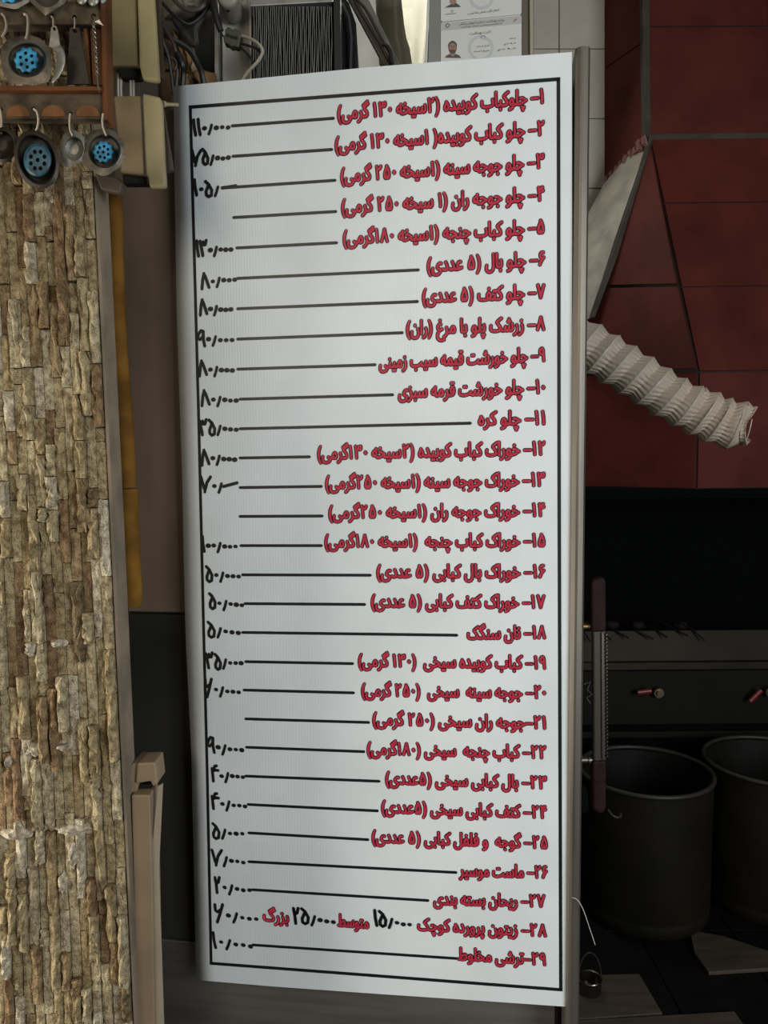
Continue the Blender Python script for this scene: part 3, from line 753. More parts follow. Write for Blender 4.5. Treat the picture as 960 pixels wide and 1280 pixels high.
# beige cable trunking
ct = thing('cable_trunking', 'beige plastic cable trunking with cover coming loose, bottom left of sign', 'trunking', P(185, 1290, 1.30))
M_tr = mat('beige_pvc', (.25, .18, .11), .5, var=.12, scale=10)
M_tr2 = mat('pale_pvc', (.32, .27, .19), .5, var=.12, scale=10)
MB().yprism([(164, 955, 1.29), (172, 953, 1.29), (172, 983, 1.29), (169, 997, 1.29), (160, 985, 1.29)], .05).build('back_plate', M_tr, parent=ct, bevel=.002)
MB().yprism([(171, 954, 1.285), (194, 953, 1.285), (197, 980, 1.285), (191, 984, 1.285), (188, 977, 1.285), (169, 980, 1.285)], .05).build('end_cap', M_tr, parent=ct, bevel=.003)
MB().yprism([(172, 980, 1.30), (188, 980, 1.30), (188, 1000, 1.30), (170, 1000, 1.30)], .03).build('opening', M_black, parent=ct)
MB().yprism([(164, 994, 1.275), (187, 994, 1.275), (190, 1100, 1.275), (194, 1330, 1.275), (173, 1330, 1.275)], .05).build('channel', M_tr, parent=ct, bevel=.002)
MB().yprism([(197, 983, 1.285), (203, 980, 1.285), (198, 1085, 1.285), (201, 1180, 1.285), (206, 1330, 1.285), (194, 1330, 1.285), (190, 1180, 1.285), (188, 1080, 1.285)], .006).build('loose_cover', M_tr2, parent=ct, bevel=.001)

# ------------------------------------------------------------------ wooden utensil rack
RY = 1.17
M_wood = mat('orange_brown_wood', (.095, .034, .010), .55, spec=.2, var=.4, scale=12, stretch=(1, 1, 1), bump=.15, bscale=40)
M_grease = mat('greasy_wood', (.072, .052, .030), .75, spec=.25, var=.45, scale=35, bump=.6, bscale=70)
rk = thing('utensil_rack', 'greasy dark wooden rack for hanging utensils on the stone wall', 'rack', P(60, 150, RY + .05))
MB().pprism([(-60, 2), (127, 1), (127, 30), (-60, 30)], RY, .022).build('upper_rail', M_grease, parent=rk, bevel=.002)
MB().pprism([(-60, 106), (126, 107.5), (126, 113), (-60, 112)], RY - .012, .034).build('lower_ledge', M_wood, parent=rk, bevel=.001)
lr = MB().pprism([(-60, 112), (129, 112), (131, 149), (-60, 147)], RY, .02).build('lower_rail', M_grease, parent=rk, bevel=.002)
M_scal = mat('bare_wood', (.16, .068, .024), .65, spec=.2, var=.3, scale=40, bump=.3, bscale=50)
for cx_ in (-20, 22, 66, 109):
    pts = [(cx_ - 15, 145.5)] + [(cx_ - 15 * math.cos(a), 146 - 15.5 * math.sin(a) ** .8) for a in (R(15), R(35), R(60), R(90), R(120), R(145), R(165))] + [(cx_ + 15, 145.5)]
    MB().pprism(pts, RY - .002, .01).build('scallop', M_scal, parent=lr, bevel=.001)
MB().pprism([(112, 30), (134, -30), (136, 60), (139, 146), (127, 146), (125, 30)][0:0] + [(124, -30), (131, -30), (134.5, 150), (128, 150)], RY - .006, .03).build('side_post', M_wood, parent=rk, bevel=.002)
MB().pprism([(113, 31), (125, 31), (128, 106), (116, 106)], RY + .012, .02).build('inner_post', M_wood, parent=rk)
MB().pprism([(104, 31), (108, 31), (113, 106), (109, 106)], RY + .012, .02).build('inner_batten', M_scal, parent=rk)

M_iron = mat('old_tinned_metal', (.13, .11, .08), .45, .55, var=.4, scale=45, bump=.4, bscale=60)
M_irond = mat('dark_greased_metal', (.035, .026, .018), .5, .4, var=.3, scale=30, bump=.3, bscale=40)
M_bright = mat('dull_aluminium', (.24, .225, .19), .45, .5, var=.3, scale=40, bump=.3, bscale=60)
M_wire = mat('wire', (.34, .30, .24), .4, .8)
def mblue(name, c): return mat(name, c, .45, var=.5, scale=60, spec=.35)
M_bl1 = mblue('turquoise_enamel', (.03, .24, .42)); M_bl2 = mblue('dull_turquoise', (.02, .075, .105))
def ringpts(cx, cy, rx, ry, rot, n, sides=None, jag=0, rnd=None):
    out = []
    for k in range(n):
        a = 2 * PI * k / n; q = 1.0
        if sides:
            st = 2 * PI / sides; q = math.cos(st / 2) / math.cos((a + st / 2) % st - st / 2); q = q ** 1.0
            q *= 1.05
        if jag: q += rnd.uniform(-jag, jag)
        x, y = rx * q * math.cos(a), ry * q * math.sin(a)
        out.append((cx + x * math.cos(rot) - y * math.sin(rot), cy + x * math.sin(rot) + y * math.cos(rot)))
    return out
def loft(mb, rings, mi=0, smooth=True, cap=True):
    n = len(rings[0]); vs = [P(*p) for r_ in rings for p in r_]
    fs = [(i * n + k, i * n + (k + 1) % n, (i + 1) * n + (k + 1) % n, (i + 1) * n + k) for i in range(len(rings) - 1) for k in range(n)]
    mb.add(vs, fs, mi, smooth)
    if cap: mb.add([P(*p) for p in rings[-1]], [tuple(range(n))], mi)
def pan(name, label, cat, cx, cy, rx, ry, Y, m, rot=0, sides=None, inner=.70, depth=.012, jag=0, seed=1, blue=None, bc=None, holes=7, gear=10, outline=None):
    rnd = random.Random(seed); n = 40
    t = thing(name, label, cat, P(cx, cy + ry, Y))
    mb = MB(); o_ = ringpts(cx, cy, rx, ry, rot, n, sides, jag, rnd)
    if outline:
        o_ = []
        for k in range(n):
            a = rot + 2 * PI * k / n; dx, dy = math.cos(a), math.sin(a); best = rx
            for (x1_, y1_), (x2_, y2_) in zip(outline, outline[1:] + outline[:1]):
                ex, ey = x2_ - x1_, y2_ - y1_; den = dx * ey - dy * ex
                if abs(den) < 1e-9: continue
                tt = ((x1_ - cx) * ey - (y1_ - cy) * ex) / den; uu = ((x1_ - cx) * dy - (y1_ - cy) * dx) / den
                if tt > 0 and -1e-6 <= uu <= 1 + 1e-6: best = tt
            o_.append((cx + dx * best, cy + dy * best))
    R_ = lambda q: ringpts(cx, cy, rx * q, ry * q, rot, n)
    def z(pts, dy): return [(x, y, Y + dy) for x, y in pts]
    back = [z(R_(.3), depth + .004), z(R_(inner * .9), depth + .003), z(o_, .003)]
    front = [z(o_, -.001), z(R_(inner * 1.05), -.0035), z(R_(inner), -.001), z(R_(inner * .9), depth * .8), z(R_(.3), depth)]
    loft(mb, back + front, cap=True)
    mb.build('dish', m, parent=t)
    if blue:
        bx, by, brx, bry = bc
        gp = []
        for k in range(60):
            a = 2 * PI * k / 60; q = 1 + .07 * math.cos(gear * a)
            gp.append((bx + brx * q * math.cos(a), by + bry * q * math.sin(a)))
        sc_ = lambda q: [(bx + (x - bx) * q, by + (y - by) * q) for x, y in gp]
        mb = MB(); loft(mb, [z(sc_(1.0), depth), z(sc_(1.0), -.002), z(sc_(.93), -.006), z(sc_(.8), -.0075)])
        d = mb.build('perforated_disc', blue, parent=t)
        hs = [(0, 0)] + [(.56 * math.cos(2 * PI * k / (holes - 1) + .4), .56 * math.sin(2 * PI * k / (holes - 1) + .4)) for k in range(holes - 1)]
        for hx, hy in hs:
            c0 = (bx + hx * brx, by + hy * bry)
            mb = MB(); rg = [(c0[0] + .14 * brx * math.cos(2 * PI * k / 12), c0[1] + .14 * bry * math.sin(2 * PI * k / 12)) for k in range(12)]
            loft(mb, [z(rg, -.007), z(rg, -.0081)]); mb.build('hole', M_dark, parent=d)
    return t
def hook(label, pts, r=.0016, Y=RY - .006, cat='hook', group=None):
    q = []
    for (x, y) in pts: q.append((x, y, Y))
    o = cable(label, q, r, M_wire, 'hook', group, 6); o['category'] = cat; return o

pan('perforated_pan', 'octagonal tinned pan with blue perforated disc hanging from the upper rail', 'pan', 34, 75, 32, 29, RY - .004, M_iron, 0, None, .72, .012, blue=M_bl1, bc=(33, 75, 14.5, 15.5), holes=7, outline=[(2, 58), (9, 50), (22, 45), (38, 44), (51, 48), (62, 61), (66, 80), (61, 103), (40, 106), (14, 105), (5, 95), (1, 76)])
pan('perforated_pan', 'large dark oval pan with dull blue perforated disc under the lower rail', 'pan', 46, 199, 27, 38, RY - .03, M_irond, R(-18), None, .82, .016, jag=.02, seed=4, blue=M_bl2, bc=(47, 200, 16.5, 20), holes=9, gear=0)
pan('perforated_pan', 'small round pan with bright blue perforated disc below the rack corner', 'pan', 130.5, 189, 25, 26, RY - .014, M_iron, 0, None, .78, .014, seed=5, blue=M_bl1, bc=(129, 190, 12, 13), holes=8, outline=[(107, 170), (116, 163), (132, 160), (143, 164), (154, 176), (157.5, 193), (150, 209), (133, 220), (123, 219), (113, 211), (103, 207), (104, 188)])
pan('perforated_pan', 'octagonal pan at the top left corner, cut by the frame', 'pan', 14, -18, 31, 29, RY - .008, M_bright, R(12), 8, .75, .012, blue=M_bl1, bc=(10, -16, 19, 20), holes=7)
pan('metal_dish', 'empty eight-sided metal dish at the top edge above the scoop', 'dish', 60, -18, 27, 36, RY - .01, M_iron, R(5), 6, .72, .012)
pan('metal_dish', 'small pale six-sided dish hanging between the two blue pans', 'dish', 92.5, 186, 19, 23, RY - .012, M_bright, 0, None, .62, .010, outline=[(79, 168), (90, 161), (101, 167), (111, 178), (107, 194), (101, 203), (83, 210), (75, 198), (74, 182)])
pan('dark_pan', 'near black pan at the left edge under the lower rail', 'pan', 3, 181, 20, 23, RY - .012, M_irond, 0, 7, .75, .012)
# lobed pale dish top right
for cx_, w_, y_ in ((103, 7.5, -3), (117, 7.5, -1), (129, 5, -4)):
    mb = MB(); rg = lambda q: ringpts(cx_, y_, w_ * q, 9.5 * q, 0, 20)
    loft(mb, [[(x, y, RY - .006 + dz) for x, y in rg(q)] for q, dz in ((1, .004), (1, 0), (.8, -.004), (.4, -.006), (.05, -.0065))])
    tag(mb.build('spoon_bowl', M_bright), {103: 'left pale spoon bowl cut by the top edge above the scraper', 117: 'middle pale spoon bowl cut by the top edge, the largest of three', 129: 'right pale spoon bowl at the top edge, against the rack post'}[cx_], 'spoon', 'spoon bowls at the rack top')
# scoop: tongue plate plus curved blade
so = thing('scoop', 'pale metal scoop with tapered handle, right of the octagonal pan', 'scoop', P(72, 104, RY - .008))
MB().pprism([(63.5, 35), (67, 31), (70, 32), (72, 37), (75, 56), (72, 60), (66, 60), (61, 58), (62, 50)], RY - .008, .002).build('handle', M_bright, parent=so, bevel=.0006)
mb = MB(); vs = []; nseg = 10
Lc = [(66, 60), (70, 62), (71, 70), (71, 78), (70, 88), (68, 96), (65, 103)]
Rc = [(76, 57), (80, 63), (82, 71), (81.5, 80), (79, 88), (74, 97), (66, 104)]
for a, b_ in zip(Lc, Rc):
    for k in range(5):
        t_ = k / 4; vs.append(P(a[0] + (b_[0] - a[0]) * t_, a[1] + (b_[1] - a[1]) * t_, RY - .008 - .012 * math.sin(t_ * PI * .6)))
fs = [(i * 5 + k, i * 5 + k + 1, (i + 1) * 5 + k + 1, (i + 1) * 5 + k) for i in range(6) for k in range(4)]
mb.add(vs, fs, 0, True); o = mb.build('bowl', M_bright, parent=so); md = o.modifiers.new('thick', 'SOLIDIFY'); md.thickness = .0015
MB().pprism([(65.5, 35), (68, 33.5), (69.5, 36), (67.5, 38.5)], RY - .0092, .001).build('hole', M_dark, parent=so)
sp = thing('scraper', 'greasy trapezoid metal scraper hanging beside the twisted chain', 'scraper', P(98, 106, RY + .004))
MB().pprism([(87, 34), (99, 34), (112, 105), (83, 105)], RY + .002, .003).build('blade', M_irond, parent=sp, bevel=.0006)
MB().pprism([(90.5, 36.5), (94, 35.5), (96, 38), (94.5, 41), (91.5, 40)], RY + .001, .001).build('hole', M_dark, parent=sp)
# twisted wire chain
mb = MB(); N_ = 60
for ph in (0, PI):
    pts = []
    for k in range(N_ + 1):
        t_ = k / N_; pts.append(P(117 + 4.5 * t_ + 1.6 * math.cos(t_ * 32 + ph), 30 + 64 * t_, RY - .008 + .0019 * math.sin(t_ * 32 + ph)))
    mb.tube(pts, .0011, 5)
mb.tube([P(121.5, 94, RY - .008), P(122.5, 108, RY - .016), P(124, 115, RY - .008)], .0012, 5)
mb.tube([P(117, 30, RY - .008), P(119, 23, RY - .006), P(116, 20, RY - .002)], .0012, 5)
for k in range(5): mb.tube([P(119, 27, RY - .008), P(123 + k * 1.6, 22 + k * 2.4, RY - .012)], .0006, 4)
tag(mb.build('twisted_wire', M_wire), 'twisted wire hanging down the right post of the rack', 'wire')
GH = 'wire hooks on the rack'
hook('wire hook at the left edge of the upper rail', [(2, 17), (6, 22), (8, 32), (6, 40), (2, 47)], .0018)
hook('long wire hook holding the octagonal blue pan', [(30, 17), (34, 20), (35, 30), (34, 42), (32, 49)], .0020)
hook('short hook holding the pale scoop', [(64, 20), (66.5, 24), (66.5, 32), (67, 37)], .0014)
hook('short hook holding the scraper', [(93, 22), (93.5, 28), (93, 36)], .0012)
hook('wire hook over the near black pan', [(0, 136), (1.5, 144), (2, 156), (1, 168)], .0018)
hook('curved hook holding the large oval pan', [(42, 136), (46, 140), (48, 150), (46.5, 160), (43, 168)], .0018, RY - .03)
hook('hook holding the small six-sided dish', [(88, 142), (87, 150), (87.5, 162), (91, 170)], .0017, RY - .02)
hook('hook holding the round pan with the bright blue disc', [(129, 142), (128, 150), (129, 160), (133, 170)], .0018, RY - .024)
for x, y in ((31, 17), (65, 19.5), (93, 21), (117, 19.5), (1, 137), (42, 136), (88, 142), (129, 142)):
    rg = ringpts(x, y, 2.6, 2.6, 0, 12); mb = MB(); loft(mb, [[(a, b_, RY - .0002) for a, b_ in rg], [(a, b_, RY - .0008) for a, b_ in rg]])
    mb.build('hook_hole', M_dark, parent=rk)

# ------------------------------------------------------------------ upper background: drapes, bracket, steel panel with cards
M_tarp = mat('white_tarp', (.80, .79, .74), .6, bump=.2, bscale=5)
_nt = M_tarp.node_tree; _tr = _nt.nodes.new('ShaderNodeBsdfTranslucent'); _tr.inputs['Color'].default_value = (.85, .84, .76, 1)
_mx = _nt.nodes.new('ShaderNodeMixShader'); _mx.inputs[0].default_value = .6
_nt.links.new(_nt.nodes['Principled BSDF'].outputs[0], _mx.inputs[1]); _nt.links.new(_tr.outputs[0], _mx.inputs[2])
_nt.links.new(_mx.outputs[0], _nt.nodes['Material Output'].inputs['Surface'])
def drape(name, label, rowsp, Y, m, amp, folds, ph=0, lx=.004):
    # rowsp: (y, xleft, xright)
    mb = MB(); vs = []; n = 26
    for (y, a, b_) in rowsp:
        for k in range(n + 1):
            t_ = k / n; vs.append(P(a + (b_ - a) * t_, y, Y - amp * math.sin(t_ * folds * PI + ph + y * .01) ** 2))
    fs = [(i * (n + 1) + k, i * (n + 1) + k + 1, (i + 1) * (n + 1) + k + 1, (i + 1) * (n + 1) + k) for i in range(len(rowsp) - 1) for k in range(n)]
    mb.add(vs, fs, 0, True); o = mb.build(name, m); md = o.modifiers.new('thick', 'SOLIDIFY'); md.thickness = lx
    return tag(o, label, 'drape')
drape('tarpaulin', 'bright white tarpaulin in sagging sections left of the grey panel', [(-60, 496, 542), (-20, 499, 540), (9, 501, 538), (10, 500.5, 538), (12, 503, 537), (30, 505, 536), (47, 506, 534), (48, 505.5, 534), (51, 509, 533), (70, 512, 531), (110, 515, 528), (420, 515, 528)], 2.62, M_tarp, .02, 1.0)
drape('grey_drape', 'grey-beige hanging drape left of the bright tarpaulin', [(-60, 440, 503), (0, 440, 502), (12, 440, 503), (30, 442, 505), (47, 444, 507), (60, 446, 511), (80, 448, 514), (110, 450, 517), (420, 450, 517)], 2.55, mat('drape_grey', (.36, .335, .27), .8, var=.12, scale=6), .018, 4.0)
MBw = MB().pprism([(424, -60), (466, -60), (474, 80), (486, 110), (486, 420), (424, 420)], 2.40, .02)
tag(MBw.build('white_board', mat('pale_board', (.62, .62, .56), .6, var=.1, scale=6)), 'pale board seen between the fan shroud and the slanting bracket', 'board')
br = thing('slanted_bracket', 'grey-green metal strip slanting down to the sign with a cable along it', 'bracket', P(500, 110, 2.05))
MB().pprism([(426, -20), (452, -20), (514, 110), (496, 110)], 2.05, .02).build('strip', mat('grey_green_metal', (.15, .15, .125), .5, .3, var=.25, scale=20), parent=br, bevel=.002)
MB().tube([P(441, -6, 2.03), P(456, 10, 2.03), P(462, 20, 2.03), (P(470, 36, 2.03)), P(481, 55, 2.03), P(487, 66, 2.03), P(492, 90, 2.03)], .0035, 6).build('cable', M_cbr, parent=br)
MB().tube([P(479, 55, 2.025), P(485, 58, 2.025), P(488, 64, 2.025), P(490, 80, 2.025)], .005, 6).build('cable_tie', M_cb, parent=br)
MB().tube([P(438, -10, 2.035), P(452, 17, 2.035), P(474, 52, 2.035), P(489, 82, 2.035), P(497, 98, 2.035)], .0045, 6).build('shadow_strip', M_cbr, parent=br)  # solid dark tube modelled in place of shade along the strip

PY = 2.20
M_pg = mat('grey_panel', (.29, .29, .27), .5, .2, var=.08, scale=5)
yfl = zpx(0.0, 600, PY)
pnl = thing('notice_panel', 'grey metal panel above the sign that carries two health cards', 'panel', P(600, yfl, PY))
MB().prism([P(539, -60, PY), P(668, -60, PY), P(664, yfl, PY), P(506, yfl, PY)], [p + Vector((0, .03, 0)) for p in (P(539, -60, PY), P(668, -60, PY), P(664, yfl, PY), P(506, yfl, PY))]).build('sheet', M_pg, parent=pnl)
MB().pprism([(536.5, -60), (539, -60), (533, 110), (530.5, 110)], PY - .006, .03).build('left_edge_trim', mat('white_trim', (.7, .7, .66), .4), parent=pnl)
MB().pprism([(652, -60), (662, -60), (662, 110), (653, 110)], PY - .003, .02).build('right_frame', mat('brown_frame', (.17, .145, .115), .5, .3), parent=pnl)
MB().pprism([(662, -60), (666, -60), (666.5, 110), (663, 110)], PY - .012, .03).build('frame_bead', mat('pale_bead', (.50, .44, .34), .4, .3), parent=pnl)
M_card = mat('card_paper', (.74, .74, .70), .5); M_band = mat('card_band', (.54, .54, .53), .5); M_wm = mat('card_watermark', (.58, .61, .61), .5)
M_print = mat('grey_print', (.10, .10, .10), .5); M_redp = mat('card_red', (.45, .05, .05), .5); M_skin = mat('printed_skin', (.42, .24, .16), .5); M_tw = mat('printed_brown', (.16, .08, .06), .5)
def flat(mb, pts, dy, mi=0): mb.add([P(x, y, PY + dy) for x, y in pts], [tuple(range(len(pts)))], mi)
def ell(cx, cy, rx, ry, n=20): return [(cx + rx * math.cos(2 * PI * k / n), cy + ry * math.sin(2 * PI * k / n)) for k in range(n)]
def ctext(mb, t, xl, yl, xr_, yr_, em, mi=0, dy=-.0035):
    geo_, x0, x1 = text_geo(t)
    for gx, vs, fs in geo_:
        if not fs: continue
        pts = []
        for v in vs:
            u = (gx + v[0] - x0) / (x1 - x0); pts.append(P(xl + (xr_ - xl) * u, yl + (yr_ - yl) * u - (v[1] - .3) * em, PY + dy))
        mb.add(pts, fs, mi)
def band(mb, cx, cy, r1, r2, dy, mi=0):
    for k in range(24):
        a, b_ = 2 * PI * k / 24, 2 * PI * (k + 1) / 24
        flat(mb, [(cx + r1 * math.cos(a), cy + r1 * math.sin(a)), (cx + r2 * math.cos(a), cy + r2 * math.sin(a)), (cx + r2 * math.cos(b_), cy + r2 * math.sin(b_)), (cx + r1 * math.cos(b_), cy + r1 * math.sin(b_))], dy, mi)
CM = [M_card, M_band, M_wm, M_print, M_redp, M_skin, M_tw]
def card(label, pts):
    t = thing('health_card', label, 'card', P(pts[3][0] + 40, pts[3][1], PY - .003)); t['group'] = 'health cards on the grey panel'
    MB().pprism(pts, PY - .002, .0015).build('paper', M_card, parent=t); return t
c1 = card('upper health card, its bottom half visible above the other card', [(551, -60), (652, -64), (652, 16), (650, 18), (553, 27), (551, 25)])
mb = MB()
flat(mb, [(556, 9.5), (562, 6), (566, 4), (571, 4), (576, 8.5)], -.0032, 3); flat(mb, [(562, -8), (570, -8), (570.5, 3), (566.5, 6), (562.5, 4)], -.0034, 5)
mb.build('portrait', CM, parent=c1, fix=False)
mb = MB(); band(mb, 602, -4, 12, 16, -.0026, 2); mb.build('emblem', CM, parent=c1, fix=False)
mb = MB(); ctext(mb, 'اعتبار کارت شش ماه است', 585, 17, 624, 12, 4.2, 3); mb.build('printed_text', CM, parent=c1, fix=False)
mb = MB(); flat(mb, [(557, 17.6), (570, 16.4), (570, 17), (557, 18.3)], -.003, 3); band(mb, 565, 14, 1.2, 1.6, -.003, 3); mb.build('signature', CM, parent=c1, fix=False)
c2 = card('lower health card with a portrait of a bearded man in grey', [(553, 28), (650, 18.5), (652, 21), (652, 110), (551, 110), (551, 30)])
mb = MB(); flat(mb, [(551.5, 29), (651.5, 19.5), (651.5, 29.5), (551.5, 38.5)], -.0024, 1); mb.build('header_band', CM, parent=c2, fix=False)
mb = MB(); band(mb, 601, 60, 12.5, 16, -.0024, 2); band(mb, 604, 47, 2, 3, -.0024, 2); mb.build('emblem', CM, parent=c2, fix=False)
mb = MB(); ctext(mb, PR_FA[0], 574, 29.8, 630, 24.8, 4.0, 3); ctext(mb, PR_FA[1], 577, 33.6, 628, 29, 2.6, 3)
ctext(mb, PR_FA[2], 587, 42, 614, 39.5, 4.6, 6); ctext(mb, PR_FA[4], 636, 48, 645, 47.2, 2.6, 3); ctext(mb, PR_FA[5], 630, 55, 645, 53.4, 2.4, 3)
ctext(mb, PR_FA[6], 596, 57.5, 612, 56.5, 2.8, 3); ctext(mb, PR_FA[7], 592, 64, 612, 63, 2.8, 3); ctext(mb, PR_FA[5], 622, 62, 645, 60, 2.4, 3)
mb.build('printed_text', CM, parent=c2, fix=False)
mb = MB()
flat(mb, [(559.5, 28.3), (563, 31.5), (559.5, 35.2), (556, 32)], -.003, 3); flat(mb, [(559.5, 29.6), (561.8, 31.6), (559.5, 33.8), (557.3, 32)], -.0034, 1)
for k in range(3): flat(mb, [(641.5 + k * 1.6, 27.5 - k), (643 + k * 1.6, 24.5 - k * .9), (644 + k * 1.2, 23 - k * .6), (642.6 + k * 1.6, 27.2 - k)], -.003, 4)
mb.build('header_marks', CM, parent=c2, fix=False)
mb = MB()
flat(mb, [(556, 72), (558, 69.5), (562, 67.5), (569, 67.3), (574, 69), (576, 71.5), (576, 72.5)], -.003, 3)
flat(mb, [(562.5, 62), (569, 62), (569.5, 68), (566, 71), (562.5, 68)], -.0032, 5)
flat(mb, ell(565.8, 59, 5.2, 8.2), -.0033, 6)
flat(mb, ell(565.8, 56.5, 5.5, 5.2), -.0035, 3)
flat(mb, ell(565.8, 59.3, 4.3, 5.6), -.0037, 5)
flat(mb, [(562.2, 61.5), (564, 62.3), (565.8, 61.6), (567.6, 62.3), (569.4, 61.5), (569, 65), (567, 67.3), (564.6, 67.3), (562.7, 65)], -.0039, 3)
flat(mb, [(564.4, 63.6), (567.2, 63.6), (566.8, 64.4), (564.8, 64.4)], -.0041, 6)
for ex in (563.9, 567.8):
    flat(mb, ell(ex, 58.4, .8, .45, 8), -.0041, 3); flat(mb, [(ex - 1.3, 56.9), (ex + 1.3, 56.9), (ex + 1.3, 57.5), (ex - 1.3, 57.5)], -.0041, 3)
flat(mb, [(565.5, 58.5), (566.2, 58.5), (566.7, 60.8), (565.1, 60.8)], -.0041, 6)
mb.build('portrait', CM, parent=c2, fix=False)

# ------------------------------------------------------------------ white tiled wall behind
WY = 3.30
M_wt = mat('white_tile', (.56, .52, .45), .35, var=.08, scale=6)
M_rg = mat('cream_grout', (.16, .14, .11), .9)
wt = struct('wall_tiled', MB().prism([P(560, -120, WY), P(757, -120, WY), P(757, 420, WY), P(560, 420, WY)], [P(560, -120, WY) + Vector((0, .1, 0)), P(757, -120, WY) + Vector((0, .1, 0)), P(757, 420, WY) + Vector((0, .1, 0)), P(560, 420, WY) + Vector((0, .1, 0))]), M_rg, loc=(0, 0, 0))
ys = [-112, -25, 62, 149, 236, 323, 410]
A = lambda x, y: P(x, y, WY)
cols = [(640, 698.5), (698.5, 757)]
for (xa, xb) in ((582, 640), (640, 698.5), (698.5, 756)):
    for ya, yb_ in zip(ys, ys[1:]):
        sh = 0
        base = [A(xa + .7, ya + .7), A(xb - .7, ya + .7), A(xb - .7, yb_ - .7), A(xa + .7, yb_ - .7)]
        MB().prism([p + Vector((0, -.006, 0)) for p in base], [p + Vector((0, .001, 0)) for p in base]).build('white_tile', M_wt, parent=wt, bevel=.001)
for y_ in (20, 91, 178, 206, 262):
    pass

# ------------------------------------------------------------------ red tiled hood
M_rt = mat('maroon_tile', (.100, .0205, .0150), .65, spec=.10, var=.22, scale=5, bump=.04, bscale=20)
M_gd = mat('dark_grout', (.030, .022, .017), .95)
FL, FB = 3.0, 3.3       # flue front / back
SK, SKB = 2.78, 3.12    # skirt front / back
hd = thing('kitchen_hood', 'maroon tiled masonry hood over the grill', 'hood', (1.4, 3.1, 1.35))
def quad(c): return [P(*p) for p in c]
faces = {
 'flue_front': [(806, -120, FL), (1100, -120, FL), (1100, 166, FL), (808, 169, FL)],
 'flue_side': [(757, -120, FB), (806, -120, FL), (808, 169, FL), (757, 226, FB)],
 'slope_front': [(811, 170, FL), (1100, 166, FL), (1130, 462, SK), (873, 465, SK)],
 'slope_side': [(738, 400, 3.06), (813, 176, FL), (873, 465, SK), (700, 470, 3.14)],
 'skirt_front': [(873, 465, SK), (1130, 462, SK), (1130, 608, SK), (870, 611, SK)],
 'skirt_side': [(690, 470, 3.14), (873, 465, SK), (870, 611, SK), (690, 613, 3.14)],
}
def slabface(parent, name, c, m, th=.04):
    q = quad(c)
    n_ = (q[3] - q[0]).cross(q[1] - q[0]).normalized()
    if n_.dot(EYE - q[0]) < 0: n_ = -n_
    return MB().prism(q, [p - n_ * th for p in q]).build(name, m, parent=parent)
cuts = {'flue_front': ([0, .52, 1], [0, .53, 1]), 'flue_side': ([0, 1], [0, .59, 1]), 'slope_front': ([0, .55, 1], [0, .30, .655, 1]),
        'skirt_front': ([0, .6, 1], [0, 1]), 'skirt_side': ([0, .25, 1], [0, 1])}
for k_, c in faces.items():
    sl = slabface(hd, k_, c, M_gd)
    if k_ in cuts: tiles(sl, quad(c), cuts[k_][0], cuts[k_][1], M_rt, gap=.005)
# sloping side face: tiles follow the hip and the plaster edge
q = faces['slope_side']; c = quad(q)
n_ = (c[3] - c[0]).cross(c[1] - c[0]).normalized()
if n_.dot(EYE - c[0]) < 0: n_ = -n_
sl = [o for o in hd.children if o.name.startswith('slope_side')][0]
def onface(x, y):
    r = ray(x, y); t = (c[1] - EYE).dot(n_) / r.dot(n_); return EYE + r * t
for poly in ([(813.5, 180), (847, 355), (752, 357)], [(751, 361), (848, 359), (871, 461), (700, 464), (738, 398)]):
    pts = [onface(*p) for p in poly]
    MB().prism([p + n_ * .007 for p in pts], [p + n_ * .0005 for p in pts]).build('tile', M_rt, parent=sl)
M_ol = mat('olive_trim', (.055, .046, .034), .8, var=.25, scale=15)
MB().yprism([(801, -120, FL - .012), (811, -120, FL - .012), (814, 168, FL - .012), (805, 168, FL - .012)], .03).build('corner_bead', M_ol, parent=hd, bevel=.003)
MB().yprism([(808, 167, FL - .012), (1100, 164, FL - .012), (1100, 171, FL - .012), (812, 175, FL - .012)], .03).build('grout_band', M_ol, parent=hd, bevel=.002)
MB().yprism([(813, 166, FL - .02), (817, 172, FL - .02), (800, 236, 3.0), (775, 312, 3.0), (744, 396, 3.0), (736, 398, 3.0), (768, 300, 3.0), (797, 215, 3.0)], .03).build('edge_strip', M_ol, parent=hd, bevel=.002)
pl_ = MB().yprism([(813, 166, FL - .012), (810, 178, FL - .008), (797, 215, 3.0), (768, 300, 3.0), (737, 398, 3.0), (700, 412, 3.05), (690, 330, 3.18), (735, 268, 3.22), (758, 224, 3.26), (785, 192, 3.1)], .012)
pl_.build('plaster_slope', mat('beige_plaster', (.36, .325, .265), .7, var=.22, scale=12, bump=.2, bscale=30), parent=hd)
# broken edge along the top of the plaster
mb = MB()
for k in range(9):
    t_ = k / 8; x = 806 - 46 * t_; y = 172 + 50 * t_
    pts = [(x + random.uniform(-4, -1), y + random.uniform(-5, -2)), (x + random.uniform(1, 5), y + random.uniform(-8, -3)), (x + random.uniform(2, 5), y + random.uniform(3, 10)), (x + random.uniform(-4, 0), y + random.uniform(4, 9))]
    MB().yprism([(a, b_, 2.97 + .26 * t_ + random.uniform(-.01, .005)) for a, b_ in pts], .03).build('chipped_fragment', mat('chipped_red_plaster', (.23, .105, .085), .85, var=.4, scale=40, bump=.5, bscale=50), parent=hd)
# under the hood: recess coloured near black for the shade inside
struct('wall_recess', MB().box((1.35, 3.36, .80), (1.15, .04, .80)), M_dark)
MB().yprism([(690, 612, SK + .02), (1130, 607, SK + .02), (1130, 622, SK + .02), (690, 624, SK + .02)], .4).build('hood_lip', M_dark, parent=hd)

